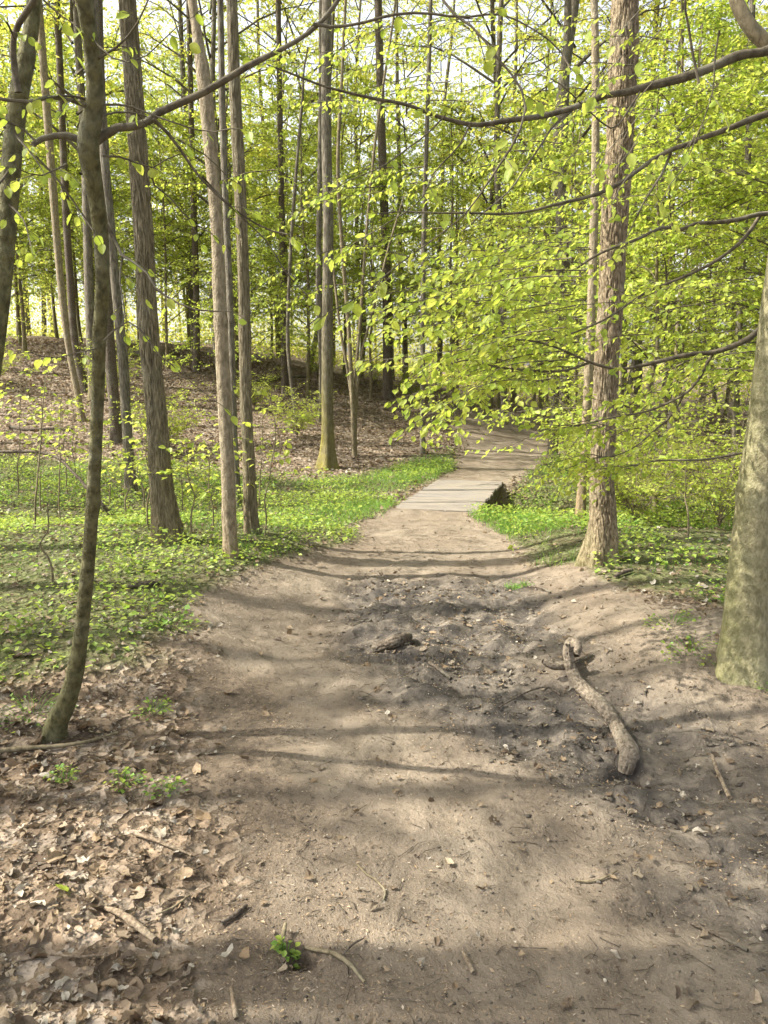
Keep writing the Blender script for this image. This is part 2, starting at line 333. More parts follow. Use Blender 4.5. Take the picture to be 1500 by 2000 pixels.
def ground_mat():
    m, nt, out = mat('forest_floor')
    tc = N(nt, 'TexCoord').outputs['Object']
    P, M, Gm = attr(nt, 'path'), attr(nt, 'mud'), attr(nt, 'green')
    def noise(sc, d=5.0, r=.6, w=0.0): return N(nt, 'TexNoise', {'Vector': tc, 'Scale': sc, 'Detail': d, 'Roughness': r, 'Distortion': w}).outputs[0]
    big, mid, fine, grit = noise(1.1, 4), noise(5, 6, .65, .5), noise(28, 5, .7), noise(140, 3, .7)
    wob = N(nt, 'VectorMath', {0: tc, 1: N(nt, 'VectorMath', {0: N(nt, 'TexNoise', {'Vector': tc, 'Scale': 9.0, 'Detail': 3.0}).outputs[1], 'Scale': .12}, operation='SCALE').outputs[0]}, operation='ADD').outputs[0]
    # packed earth
    dirt = mix(nt, ramp(nt, mid, [(.30, (0, 0, 0)), (.66, (1, 1, 1))]), (.108, .090, .067), (.248, .206, .156))
    dirt = mix(nt, ramp(nt, big, [(.38, (1, 1, 1)), (.62, (0, 0, 0))]), dirt, mix(nt, .55, dirt, (.155, .118, .085)))
    dirt = mix(nt, ramp(nt, fine, [(.56, (0, 0, 0)), (.70, (1, 1, 1))]), dirt, mix(nt, .6, dirt, (.12, .09, .065)))
    dirt = mix(nt, ramp(nt, grit, [(.62, (0, 0, 0)), (.70, (1, 1, 1))]), dirt, (.36, .26, .16))
    # churned mud, darker where it is still damp
    mud = mix(nt, ramp(nt, mid, [(.42, (0, 0, 0)), (.64, (1, 1, 1))]), (.052, .047, .041), (.205, .175, .138))
    mud = mix(nt, ramp(nt, fine, [(.44, (0, 0, 0)), (.6, (1, 1, 1))]), mud, mix(nt, .7, mud, (.07, .06, .052)))
    hum = mix(nt, ramp(nt, fine, [(.35, (0, 0, 0)), (.65, (1, 1, 1))]), (.06, .047, .036), (.165, .128, .092))
    hum = mix(nt, ramp(nt, grit, [(.6, (0, 0, 0)), (.68, (1, 1, 1))]), hum, (.26, .19, .115))
    # humus under the litter
    vo = N(nt, 'TexVoronoi', {'Vector': wob, 'Scale': 15.0, 'Randomness': 1.0})
    cr = N(nt, 'SeparateColor', {0: vo.outputs['Color']}).outputs[0]
    lit = ramp(nt, cr, [(0, (.08, .06, .042)), (.3, (.17, .125, .085)), (.55, (.28, .21, .145)), (.8, (.37, .31, .245)), (1, (.2, .15, .10))])
    lit = mix(nt, ramp(nt, mid, [(.4, (0, 0, 0)), (.6, (1, 1, 1))]), lit, mix(nt, .62, lit, (.065, .047, .033)))
    lit = mix(nt, ramp(nt, fine, [(.45, (0, 0, 0)), (.65, (1, 1, 1))]), lit, mix(nt, .4, lit, (.05, .038, .027)))
    gre = mix(nt, ramp(nt, mid, [(.35, (0, 0, 0)), (.65, (1, 1, 1))]), (.06, .06, .025), (.085, .12, .03))
    c = mix(nt, math_(nt, 'MULTIPLY', Gm, .75), lit, gre)
    c = mix(nt, P, c, mix(nt, math_(nt, 'MULTIPLY', attr(nt, 'humus_dark'), ramp(nt, mid, [(.25, (.45, .45, .45)), (.55, (1, 1, 1))])), dirt, hum)); c = mix(nt, math_(nt, 'MULTIPLY', M, P), c, mud)
    h = math_(nt, 'ADD', math_(nt, 'MULTIPLY', mid, .9), math_(nt, 'MULTIPLY', fine, .45))
    h = math_(nt, 'ADD', h, math_(nt, 'MULTIPLY', grit, .14))
    h = math_(nt, 'ADD', h, math_(nt, 'MULTIPLY', math_(nt, 'MULTIPLY', vo.outputs['Distance'], math_(nt, 'SUBTRACT', 1.0, P)), 2.0))
    b = N(nt, 'Bump', {'Height': h, 'Strength': .9, 'Distance': .035}).outputs[0]
    p = N(nt, 'BsdfPrincipled', {'Base Color': c, 'Roughness': .95, 'Specular IOR Level': .12, 'Normal': b})
    nt.links.new(p.outputs[0], out.inputs[0]); return m
GROUND = ground_mat()

# ------------------------------------------------------------------ ground and path, one height field cut along the path's edge
def axis(lo, a, b, hi, step, grow):
    mid = np.arange(a, b, step); r = [b]; s = step
    while r[-1] < hi: s *= grow; r.append(r[-1] + s)
    l = [a]; s = step
    while l[-1] > lo: s *= grow; l.append(l[-1] - s)
    return np.concatenate([l[:0:-1], mid, r])
gx = axis(-90, -2.7, 2.9, 90, .026, 1.06); gy = axis(-14, 1.6, 6.6, 120, .026, 1.022)
XX, YY = np.meshgrid(gx, gy); xf, yf = XX.ravel(), YY.ravel()
pm_, mm_, gm_, hm_ = pathm(xf, yf), mudm(xf, yf), greenm(xf, yf), darkm(xf, yf)
gv = np.stack([xf, yf, zf(xf, yf)], 1)
nx, ny = len(gx), len(gy)
ii = (np.arange(ny - 1)[:, None] * nx + np.arange(nx - 1)[None]).ravel()
quads = np.stack([ii, ii + 1, ii + nx + 1, ii + nx], 1)
onpath = pm_[quads].mean(1) > .5
def sub(mask):
    q = quads[mask]; u, inv = np.unique(q, return_inverse=True)
    return gv[u], inv.reshape(q.shape), {'path': pm_[u], 'mud': mm_[u], 'green': gm_[u], 'humus_dark': hm_[u]}
for nm, mk in (('ground', ~onpath), ('path', onpath)):
    v, f, a = sub(mk); o = add(nm, mesh(nm, v, [f], GROUND, a)); o['kind'] = 'structure'
    if nm == 'ground': GROUND_OBJ = o

# ------------------------------------------------------------------ trunks
def catmull(P, n):
    P = np.asarray(P, float); L = np.concatenate([[0], np.cumsum(np.linalg.norm(np.diff(P[:, :3], axis=0), axis=1))])
    Q = np.vstack([2 * P[0] - P[1], P, 2 * P[-1] - P[-2]]); t = np.linspace(0, L[-1], n)
    i = np.clip(np.searchsorted(L, t, 'right') - 1, 0, len(P) - 2); f = ((t - L[i]) / np.maximum(L[i + 1] - L[i], 1e-9))[:, None]
    a, b, c, d = Q[i], Q[i + 1], Q[i + 2], Q[i + 3]
    return .5 * (2 * b + (c - a) * f + (2 * a - 5 * b + 4 * c - d) * f ** 2 + (3 * b - a - 3 * c + d) * f ** 3)
def trunk_mesh(name, P, rad, m, sides=20, rings=90, flare=.35, fh=.22, lobes=5, relief=0, rh=8., rv=1.2, moss=0., mossh=.5, knots=0, seed=0, off=None, sink=0.):
    """P: centre line in world space, rad: radius per point; relief: depth of real bark furrows"""
    r_ = np.random.default_rng(seed); Q = catmull(np.column_stack([P, rad]), rings); C, rr = Q[:, :3], np.maximum(Q[:, 3], .004)
    t = nz(np.gradient(C, axis=0)); a = nz(np.cross(t, np.array([0, 1., 0]))); b = np.cross(a, t)
    th = np.arange(sides) / sides * 2 * math.pi
    s = np.concatenate([[0], np.cumsum(np.linalg.norm(np.diff(C, axis=0), axis=1))]); hh = C[:, 2] - P[0][2] - sink
    TH, SS = np.meshgrid(th, s); HH = np.repeat(hh[:, None], sides, 1)
    ph = r_.random() * 6
    fl = flare * np.exp(-np.maximum(HH, -.03) / fh) * (1 + .45 * np.cos(lobes * TH + ph) + .2 * np.cos(3 * TH + 2 * ph))
    cu, cv = np.cos(TH) * rr.mean(), np.sin(TH) * rr.mean()
    lump = (vn(cu * 6 + SS * 1.7 + seed, cv * 6 + SS * 2.3, seed) - .5) * .10
    RR = rr[:, None] * (1 + fl + lump)
    if relief:
        k = rh * 2 * math.pi * rr.mean()
        kk = max(8, int(round(TH.max() * 0 + rh * 2 * math.pi * rr.mean())))
        wv = TH / (2 * math.pi) * kk + (vn(SS * 4, np.cos(TH) * 3 + 9, seed + 3) - .5) * 2.4 + (vn(SS * 13, np.cos(TH) * 6 + 5, seed + 5) - .5) * 1.3 + (vn(SS * 11, np.sin(TH) * 6 + 25, seed + 6) - .5) * 1.2
        br = vn(np.floor(wv) * 3.1 + seed, SS * rv * 5 + np.floor(wv) * 7.7, seed + 8)
        fx = wv - np.floor(wv); prof = S(np.minimum(fx, 1 - fx) * 4.2)
        plate = np.clip((np.abs(br - .5)) * 9, 0, 1)
        RR = RR + relief * (prof * (.35 + .65 * plate) - .6) + relief * .4 * (vn(cu * 90 + SS * 20, cv * 90 + SS * 26, seed + 1) - .5)
    for k in range(knots):
        kz = r_.random() * s[-1] * .9; kt = r_.random() * 2 * math.pi
        dth = np.angle(np.exp(1j * (TH - kt)))
        d2 = ((SS - kz) / .035) ** 2 + (dth * rr.mean() / .03) ** 2
        RR = RR + .013 * np.exp(-d2) - .018 * np.exp(-d2 * 7)
    V = C[:, None] + RR[..., None] * (np.cos(TH)[..., None] * a[:, None] + np.sin(TH)[..., None] * b[:, None])
    i = np.arange(rings - 1)[:, None] * sides; j = np.arange(sides)[None]; k = (j + 1) % sides
    f = np.stack([i + j, i + k, i + sides + k, i + sides + j], -1).reshape(-1, 4)
    V = V.reshape(-1, 3)
    mo = moss * np.exp(-np.maximum(HH, 0) / mossh) * (.6 + .6 * vn(TH * 1.5, SS * 3, seed)) * (.75 - .45 * np.cos(TH + 2.2)) if moss else np.zeros_like(HH)
    me = mesh(name, V - (0 if off is None else np.asarray(off)), [f], m, {'rnd': np.clip(mo, 0, 1).ravel()})
    return me

def limb(geo, P, r0, r1, sides=7, n=None, wob=.25, seed=0):
    P = np.asarray(P, float); L = np.linalg.norm(np.diff(P, axis=0), axis=1).sum(); n = n or max(6, int(L / .05))
    Q = catmull(P, n); t = np.linspace(0, 1, n)
    r = (r0 + (r1 - r0) * t ** .8) * (1 + wob * (vn(t * n * .35, t * 0 + seed, seed) - .5))
    w = np.stack([vn(t * L * 5, t * 0 + 3, seed), vn(t * L * 5, t * 0 + 9, seed + 1), vn(t * L * 5, t * 0 + 14, seed + 2)], 1) - .5
    Q = Q + w * .03 * S(t * 5)[:, None] * min(1, L)
    geo.tube(Q, r, sides); return Q

def foliate(wood, leaf, poly, tw_step=.09, tw_len=(.15, .4), lf_step=.04, size=(.045, .07), start=.15, tpl=TPL8, droop=.35, fill=1.0, seed=0, collect=None, r=.0018, flatness=.5):
    """side twigs with alternate leaves along a branch"""
    q = np.random.default_rng(seed + 700); P = np.asarray(poly); d = np.diff(P, axis=0); l = np.linalg.norm(d, axis=1); L = l.sum(); cum = np.concatenate([[0], np.cumsum(l)])
    n = max(2, int(L * (1 - start) / tw_step)); s = L * start + (L * (1 - start)) * (np.arange(n) + q.random(n) * .7) / n
    i = np.clip(np.searchsorted(cum, s) - 1, 0, len(l) - 1); p = P[i] + d[i] * ((s - cum[i]) / l[i])[:, None]; t = nz(d[i])
    up = nz(np.array([[0, 0, 1.]]) + q.normal(0, .25, (n, 3))); sd = nz(np.cross(t, up)) * np.where(np.arange(n) % 2, 1, -1)[:, None]
    dr = nz(t * .75 + sd * (.8 + .3 * q.random((n, 1))) + np.array([[0, 0, -.18]]) + q.normal(0, .18, (n, 3)))
    ln = (tw_len[0] + (tw_len[1] - tw_len[0]) * q.random(n)) * (1.1 - .55 * s / L)
    p = np.vstack([p, P[-1:]]); dr = np.vstack([dr, nz(t[-1:])]); ln = np.append(ln, tw_len[0])
    pm = p + dr * ln[:, None] * .5; p1 = p + dr * ln[:, None]; p1[:, 2] -= ln * .12
    if wood is not None: wood.twigs(p, pm, p1, r, r * .45)
    k = np.maximum(2, (ln / lf_step * fill).astype(int)); idx = np.repeat(np.arange(len(p)), k)
    tt = np.concatenate([(np.arange(c) + .9 * q.random(c)) / c for c in k]); m = len(idx)
    b = np.where(tt[:, None] < .5, p[idx] + (pm - p)[idx] * tt[:, None] * 2, pm[idx] + (p1 - pm)[idx] * (tt[:, None] * 2 - 1))
    dd = dr[idx]; alt = np.where(np.arange(m) % 2, 1, -1)[:, None]; sv = nz(np.cross(dd, np.array([[0, 0, 1.]]))) * alt
    ld = nz(dd * .7 + sv * .8 + np.array([[0, 0, -droop]]) + q.normal(0, .28, (m, 3)))
    ln_ = nz(np.array([[0, 0, 1.]]) + q.normal(0, flatness, (m, 3)))
    sz = size[0] + (size[1] - size[0]) * q.random(m); wd = .85 + .3 * q.random(m); rn = q.random(m)
    if collect is not None: collect.append((b, ld, ln_, sz, wd, rn))
    else: leaf.leaves(tpl, b, ld, ln_, sz, wd, rn)

# ------------------------------------------------------------------ tree archetypes (shared crowns)
def crown_parts(seed, z0, z1, spread, nprim, nsec, ntw, nlf, size, rise=.35, low_wide=False, trunk_r=.12, shrub=False, lean=(0, 0)):
    q = np.random.default_rng(seed); wood = Geo(); leaf = Geo(); TP, TM, T1, = [], [], []
    for i in range(nprim):
        f = (i + q.random() * .8) / nprim; z = z0 + (z1 - z0) * f
        w = spread * ((1 - f * .75) if low_wide else (.45 + 1.1 * f * (1.25 - f) )) * (.6 + .55 * q.random())
        az = i * 2.4 + q.normal(0, .5); dh = np.array([math.cos(az), math.sin(az), 0])
        st = np.array([lean[0] * z, lean[1] * z, z]) if not shrub else np.array([0, 0, .05 + .15 * q.random()])
        n = 6; t = np.linspace(0, 1, n)[:, None]
        if shrub: end = dh * w + np.array([0, 0, z])
        else: end = st + dh * w + np.array([0, 0, w * rise * (1.1 if not low_wide else .6) + q.normal(0, .15)])
        poly = st + (end - st) * t + np.array([0, 0, 1.]) * (np.sin(t * math.pi) * w * (.10 if not low_wide else .16)) + q.normal(0, .05, (n, 3)) * w * .35 * t
        r0 = max(.008, trunk_r * .30 * (1 - f * .6)) if not shrub else .009
        wood.tube(poly, r0 * (1 - .8 * t[:, 0]), 4, False)
        for j in range(nsec):
            g = .22 + .78 * (j + q.random()) / nsec; k = min(int(g * (n - 1)), n - 2); b = poly[k] + (poly[k + 1] - poly[k]) * (g * (n - 1) - k)
            tdir = nz(poly[k + 1] - poly[k]); sd = nz(np.cross(tdir, [0, 0, 1.])) * (1 if j % 2 else -1)
            ln = w * (.30 + .35 * q.random()) * (1.15 - .6 * g)
            dr = nz(tdir * .7 + sd * .75 + q.normal(0, .22, 3) + np.array([0, 0, .05]))
            e = b + dr * ln; mm = (b + e) / 2 + np.array([0, 0, ln * .06])
            wood.tube([b, mm, e], [r0 * .35, r0 * .25, r0 * .12], 3, False)
            u = q.random(ntw) * .9 + .1; base = np.where(u[:, None] < .5, b + (mm - b) * u[:, None] * 2, mm + (e - mm) * (u[:, None] * 2 - 1))
            s2 = nz(np.cross(dr, [0, 0, 1.])); td = nz(dr * .6 + s2 * np.where(np.arange(ntw) % 2, 1, -1)[:, None] * .9 + q.normal(0, .28, (ntw, 3)))
            tl = .22 + .32 * q.random(ntw)
            TP.append(base); T1.append(base + td * tl[:, None] + np.array([0, 0, -.05]))
    p0, p1 = np.vstack(TP), np.vstack(T1); pm = (p0 + p1) / 2 + np.array([0, 0, .015])
    wood.twigs(p0, pm, p1, .003, .0015)
    n = len(p0); idx = np.repeat(np.arange(n), nlf); m = len(idx); tt = q.random(m)[:, None] * .95 + .08
    pos = p0[idx] + (p1 - p0)[idx] * tt; dd = nz((p1 - p0)[idx]); sv = nz(np.cross(dd, np.array([[0, 0, 1.]]))) * np.where(np.arange(m) % 2, 1, -1)[:, None]
    ld = nz(dd * .6 + sv * .8 + np.array([[0, 0, -.35]]) + q.normal(0, .35, (m, 3))); nn = nz(np.array([[0, 0, 1.]]) + q.normal(0, .55, (m, 3)))
    leaf.leaves(TPL2, pos, ld, nn, size * (.7 + .6 * q.random(m)), .9 + .3 * q.random(m), q.random(m))
    return wood, leaf
def wave_trunk(seed, H, r, bend=.25, sides=10, rings=40, m=None, lean=(0, 0)):
    q = np.random.default_rng(seed + 50); n = 8; z = np.linspace(-.3, H, n)
    w = np.cumsum(q.normal(0, bend / n, (n, 2)), 0); w -= w[:1]
    P = np.column_stack([w[:, 0] + lean[0] * z, w[:, 1] + lean[1] * z, z]); rad = r * (1 - .78 * np.linspace(0, 1, n)) 
    return trunk_mesh('trunk', P, rad, m or B_FAR, sides, rings, .3, .25, seed=seed, moss=.7, mossh=.5, sink=.3)
ARCH = {}
for k in range(4):   # tall forest trees
    q = np.random.default_rng(300 + k); H = 15 + 2.5 * k
    w, l = crown_parts(310 + k, 3.0 + .9 * (k % 3), H * .97, 3.0 + .5 * (k % 2), 34, 7, 8, 6, .078, .5, trunk_r=.14)
    ARCH['tall', k] = (wave_trunk(320 + k, H, .085 + .018 * k, 1.5), w.build('branches', B_TWIG, False), l.build('crown', SPRING_FAR, False))
for k in range(4):   # slender understorey trees with flat tiers of leaves low down
    H = 5.2 + 1.4 * k
    w, l = crown_parts(410 + k, .8 + .3 * k, H * .96, 2.5 + .35 * (k % 3), 30, 7, 7, 6, .066, .25, True, .05)
    ARCH['under', k] = (wave_trunk(420 + k, H, .035 + .008 * k, .5, 7, 26, B_STEM), w.build('branches', B_TWIG, False), l.build('crown', SPRING, False))
for k in range(3):   # shrubs
    w, l = crown_parts(510 + k, .5, 1.5 + .4 * k, .9 + .15 * k, 16, 5, 5, 7, .05, .3, False, .02, True)
    ARCH['shrub', k] = (None, w.build('branches', B_STEM, False), l.build('crown', SPRING, False))
def plant(kind, k, x, y, s, rz, label, cat, group, name, zs=1.0, sink=0.0):
    o = thing(name, label, cat, (x, y, float(zf(x, y)) - sink), group); o.rotation_euler = (0, 0, rz); o.scale = (s, s, s * zs)
    t, w, l = ARCH[kind, k]
    if t: add('trunk', t, o)
    add('branches', w, o); c = add('crown', l, o); return o

# ------------------------------------------------------------------ the trees one can tell apart, each traced on its own depth
CROWN_HI = {}
for k in range(3):
    w, l = crown_parts(610 + k, 0, 7.5, 2.6, 16, 5, 7, 7, .075, .6, trunk_r=.1)
    CROWN_HI[k] = (w.build('branches', B_TWIG, False), l.build('crown', SPRING_FAR, False))
def traced(name, label, cat, pix, m, Y=None, group=None, lean=0., top=13., crown=0, ctop=None, ws=.93, **kw):
    """pix: (u, v, width px) from the base up; depth comes from where the base meets the ground"""
    u, v, w0 = pix[0]; base = G(u, v, False); Y0 = base[1] if Y is None else Y
    if Y is not None: base = at(u, v, Y); base[2] = float(zf(base[0], base[1]))
    P, rr = [], []
    for (a, b, w) in pix:
        Yk = Y0 + lean * (v - b) / 1000.; p = at(a, b, Yk); P.append(p); rr.append(ws * w / 2 / FPX * Yk / ray(a, b)[1])
    P = np.array(P); P[0, :2] = at(u, v, Y0)[:2] if Y is None else P[0, :2]; P[0, 2] = float(zf(P[0, 0], P[0, 1]))
    rr[0] = rr[1] * 1.04
    d = nz(P[-1] - P[-2])
    if top > P[-1, 2] + .5:
        e = (top - P[-1, 2]); k = 3; q = np.random.default_rng(abs(int(u * 7 + v)))
        for fr in (.05, .1, .17, .28, .4):
            P = np.vstack([P, P[-1] + d * e * fr + np.append(q.normal(0, .12 * fr, 2), 0)]); rr.append(rr[-1] * (1 - .6 * fr)); d = nz(d + np.array([0, 0, .5]))
    P = np.vstack([P[0] - [0, 0, .35], P]); rr = [rr[0]] + rr
    o = thing(name, label, cat, (P[1, 0], P[1, 1], P[1, 2]), group)
    off = P[1]; P2 = P.copy()
    me = trunk_mesh("trunk", P2, rr, m, seed=abs(int(u)), off=off, sink=.35, **kw); add('trunk', me, o)
    if crown is not None:
        wm, lm = CROWN_HI[crown % 3]; zc = ctop if ctop else top - 4.5
        k = np.argmin(np.abs(P[:, 2] - zc)); L = P[k] - off
        for nm, mm in (('branches', wm), ('crown', lm)): add(nm, mm, o, L).rotation_euler = (0, 0, u * .7)
    return o, P, off

TG = 'forest trees traced in the photo'
traced('forest_tree', 'thick grey-brown furrowed trunk with mossy flared foot in green herbs, left of the path', 'tree',
       [(330, 1058, 60), (322, 1000, 60), (314, 930, 54), (305, 800, 51), (290, 640, 48), (280, 450, 47), (266, 250, 45), (256, 100, 43), (246, -20, 42)], B_FURR,
       sides=140, rings=460, relief=.012, rh=34, flare=.42, fh=.2, moss=.6, mossh=.35, crown=0, top=18, ws=.77)
traced('forest_tree', 'pale knotty trunk nearest the left path edge, reddish at its foot', 'tree',
       [(450, 1086, 30), (447, 980, 29), (443, 880, 28), (437, 760, 28), (430, 600, 28), (424, 450, 27), (412, 300, 28), (400, 170, 30), (384, 60, 20), (372, -20, 18)], B_PALE,
       sides=40, rings=260, flare=.12, fh=.12, knots=26, moss=.9, mossh=.22, crown=1, top=18)
traced('forest_tree', 'olive-grey straight trunk just behind the pale knotty trunk', 'tree',
       [(491, 1040, 34), (489, 990, 32), (486, 900, 29), (480, 780, 28), (478, 640, 28), (474, 500, 27), (467, 330, 28), (458, 160, 27), (452, -20, 25)], B_FURR,
       sides=90, rings=340, relief=.007, rh=34, flare=.22, moss=.35, mossh=.6, crown=2, top=18, ws=.8)
traced('forest_tree', 'grey trunk with green-gold moss on its flared foot on the litter slope', 'tree',
       [(638, 915, 26), (640, 860, 25), (639, 760, 24), (639, 640, 23), (641, 450, 22), (638, 300, 21), (637, 150, 21), (638, -20, 21)], B_FAR,
       sides=28, rings=160, flare=.85, fh=.3, moss=2.2, mossh=1.2, crown=0, top=15)
traced('forest_tree', 'dark thin trunk tight behind the moss-footed trunk', 'tree',
       [(628, 826, 13), (628, 700, 12), (622, 560, 12), (624, 400, 11), (627, 200, 11), (627, -20, 10)], B_FAR, sides=12, rings=60, crown=1, top=17, flare=.4, moss=.5)
traced('forest_tree', 'slim grey trunk between the forked tree and the thick furrowed trunk', 'tree',
       [(256, 966, 28), (252, 900, 25), (246, 800, 23), (240, 700, 23), (230, 600, 22), (216, 450, 22), (206, 330, 21), (199, 220, 21), (188, 90, 20), (182, -20, 19)], B_FAR,
       sides=24, rings=140, flare=.25, crown=1, top=17, moss=.3, ws=.83)
traced('forest_tree', 'dark wide trunk on the slope partly hidden behind the slim grey trunk', 'tree',
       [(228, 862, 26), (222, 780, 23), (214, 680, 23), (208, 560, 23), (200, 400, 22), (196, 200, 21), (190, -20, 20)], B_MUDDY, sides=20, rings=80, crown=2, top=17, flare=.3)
traced('forest_tree', 'pale leaning sapling-thick trunk rising from the litter at far left', 'tree',
       [(160, 822, 13), (150, 760, 13), (136, 690, 13), (124, 600, 15), (112, 480, 15), (102, 350, 16), (88, 170, 16), (74, -20, 15)], B_PALE, sides=14, rings=90, crown=0, top=15, moss=.2)
traced('forest_tree', 'dark leaning trunk behind the pale leaning trunk on the slope', 'tree',
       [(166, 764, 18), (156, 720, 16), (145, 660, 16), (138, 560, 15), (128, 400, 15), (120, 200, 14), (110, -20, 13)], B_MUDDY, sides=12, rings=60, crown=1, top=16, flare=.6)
traced('forest_tree', 'slender dark trunk glimpsed between the two trunks left of the path', 'tree',
       [(464, 985, 15), (459, 880, 14), (454, 740, 14), (448, 560, 14), (440, 380, 14), (434, 200, 14), (430, -20, 13)], B_FAR, sides=14, rings=80, crown=2, top=15, Y=10.4)
traced('oak_tree', 'big sunlit trunk with deep furrowed bark and burls right of the path', 'tree',
       [(1172, 1100, 66), (1178, 1050, 64), (1178, 1000, 58), (1176, 930, 56), (1179, 850, 57), (1183, 760, 58), (1188, 660, 58), (1194, 560, 59), (1199, 450, 60), (1206, 340, 64), (1211, 280, 62), (1214, 200, 64), (1218, 100, 68), (1222, -20, 62)], B_OAK,
       sides=200, rings=640, relief=.016, rh=32, rv=2.2, flare=.5, fh=.22, moss=.55, mossh=.4, crown=0, top=14, ctop=8.5, ws=.78)
traced('forest_tree', 'slim trunk with orange-mossy foot close behind the big furrowed trunk', 'tree',
       [(1134, 990, 20), (1140, 900, 18), (1147, 780, 18), (1153, 650, 18), (1159, 480, 18), (1163, 300, 17), (1163, 120, 16), (1160, -20, 15)], B_PALE, sides=18, rings=100, moss=1.2, mossh=.7, crown=1, top=14, Y=9.3)
traced('forest_tree', 'thin straight trunk on the pale litter just left of the smooth near trunk', 'tree',
       [(1436, 938, 15), (1436, 860, 14), (1440, 720, 14), (1449, 520, 14), (1459, 350, 13), (1465, 180, 13), (1470, -20, 12)], B_FAR, sides=16, rings=90, crown=2, top=14, moss=.4)
traced('forest_tree', 'crooked brown tree with spreading limbs seen right of the big furrowed trunk', 'tree',
       [(1318, 800, 22), (1310, 700, 20), (1305, 580, 20), (1300, 450, 20), (1288, 350, 19), (1292, 270, 17), (1322, 200, 14), (1330, 90, 12), (1335, -20, 10)], B_FAR, sides=16, rings=110, crown=0, top=15, Y=19)
traced('forest_tree', 'tall straight trunk left of the big furrowed trunk, half lit', 'tree',
       [(1084, 760, 19), (1088, 640, 18), (1093, 480, 18), (1100, 300, 17), (1106, 130, 16), (1110, -20, 15)], B_FAR, sides=16, rings=80, crown=1, top=17, Y=17)
traced('forest_tree', 'dark stout trunk in shade behind the litter mound at the centre', 'tree',
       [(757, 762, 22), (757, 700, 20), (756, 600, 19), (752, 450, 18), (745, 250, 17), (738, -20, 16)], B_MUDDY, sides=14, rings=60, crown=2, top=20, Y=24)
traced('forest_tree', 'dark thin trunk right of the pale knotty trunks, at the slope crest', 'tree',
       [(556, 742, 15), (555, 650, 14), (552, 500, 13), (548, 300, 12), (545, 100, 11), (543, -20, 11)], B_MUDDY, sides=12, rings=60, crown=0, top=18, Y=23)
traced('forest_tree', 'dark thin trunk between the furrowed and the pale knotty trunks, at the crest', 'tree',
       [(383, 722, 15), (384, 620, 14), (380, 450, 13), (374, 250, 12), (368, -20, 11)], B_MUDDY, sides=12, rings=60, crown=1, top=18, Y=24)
traced('forest_tree', 'leaning thin trunk on the litter slope right of the grey trunk pair', 'tree',
       [(580, 822, 9), (574, 780, 8), (566, 720, 8), (562, 650, 8), (566, 520, 7), (575, 380, 7), (590, 200, 6)], B_FAR, sides=10, rings=50, crown=None, top=9)
traced('forest_tree', 'tall thin straight stem in the light gap above the footbridge', 'tree',
       [(826, 770, 11), (826, 620, 10), (828, 450, 10), (833, 280, 9), (838, 120, 9), (842, -20, 8)], B_FAR, sides=10, rings=60, crown=2, top=14, Y=16)
traced('forest_tree', 'dark thin trunk above the far bend of the path', 'tree',
       [(986, 775, 14), (984, 650, 13), (978, 480, 13), (970, 300, 12), (975, 100, 11), (980, -20, 10)], B_FAR, sides=10, rings=60, crown=0, top=17, Y=22)
# multi stem tree on the mound
bb = G(693, 892, False); o = thing('multi_stemmed_tree', 'multi-stemmed slender tree on the brown litter mound, centre', 'tree', bb)
for i, st in enumerate([[(693, 892, 9), (690, 820, 9), (687, 760, 8), (681, 640, 8), (668, 480, 7), (660, 320, 7), (668, 150, 6), (676, -20, 5)], [(693, 890, 7), (692, 800, 7), (694, 740, 6), (704, 620, 6), (716, 450, 5), (735, 260, 5), (765, 60, 4), (775, -20, 4)],
                         [(692, 890, 6), (688, 800, 6), (680, 730, 6), (664, 640, 5), (655, 560, 5), (640, 430, 4)], [(694, 890, 6), (696, 800, 5), (705, 700, 5), (730, 600, 4), (760, 480, 4), (790, 380, 3)]]):
    P = np.array([at(a, b, bb[1] + .12 * i * (892 - b) / 300) for a, b, w in st]); P[0, 2] -= .25
    add('trunk', trunk_mesh('trunk', P, [w / 2 / FPX * bb[1] for *_, w in st], B_STEM, 10, 60, .2, .1, off=bb, seed=i), o)
_mw = Geo(); _ml = Geo()

# near left tree with the fork
FK = [(104, 1442, 46), (128, 1375, 42), (148, 1310, 38), (160, 1220, 35), (172, 1100, 32), (182, 960, 30), (190, 800, 31), (194, 660, 33), (200, 560, 33), (197, 460, 36), (184, 360, 41), (172, 290, 52), (178, 240, 50), (186, 190, 42), (180, 110, 39), (166, 10, 38), (150, -110, 37)]
fork, FP, foff = traced('forked_tree', 'leaning olive-barked tree with dark fork, nearest at left', 'tree', FK, B_DARK, lean=(2.74 - G(104, 1442, False)[1]) / 1.17, sides=48, rings=300, flare=.35, fh=.12, knots=14, ws=.8, crown=2, top=13.5, ctop=9, moss=.15, mossh=1.)
fw = Geo(); flw = Geo(); fcol = []
YF = 2.72
def pp(pts, Y0, Y1=None):
    Y1 = Y0 if Y1 is None else Y1; n = len(pts); return [at(a, b, Y0 + (Y1 - Y0) * i / (n - 1)) for i, (a, b) in enumerate(pts)]
def pxr(w, Y): return w / 2 / FPX * Y
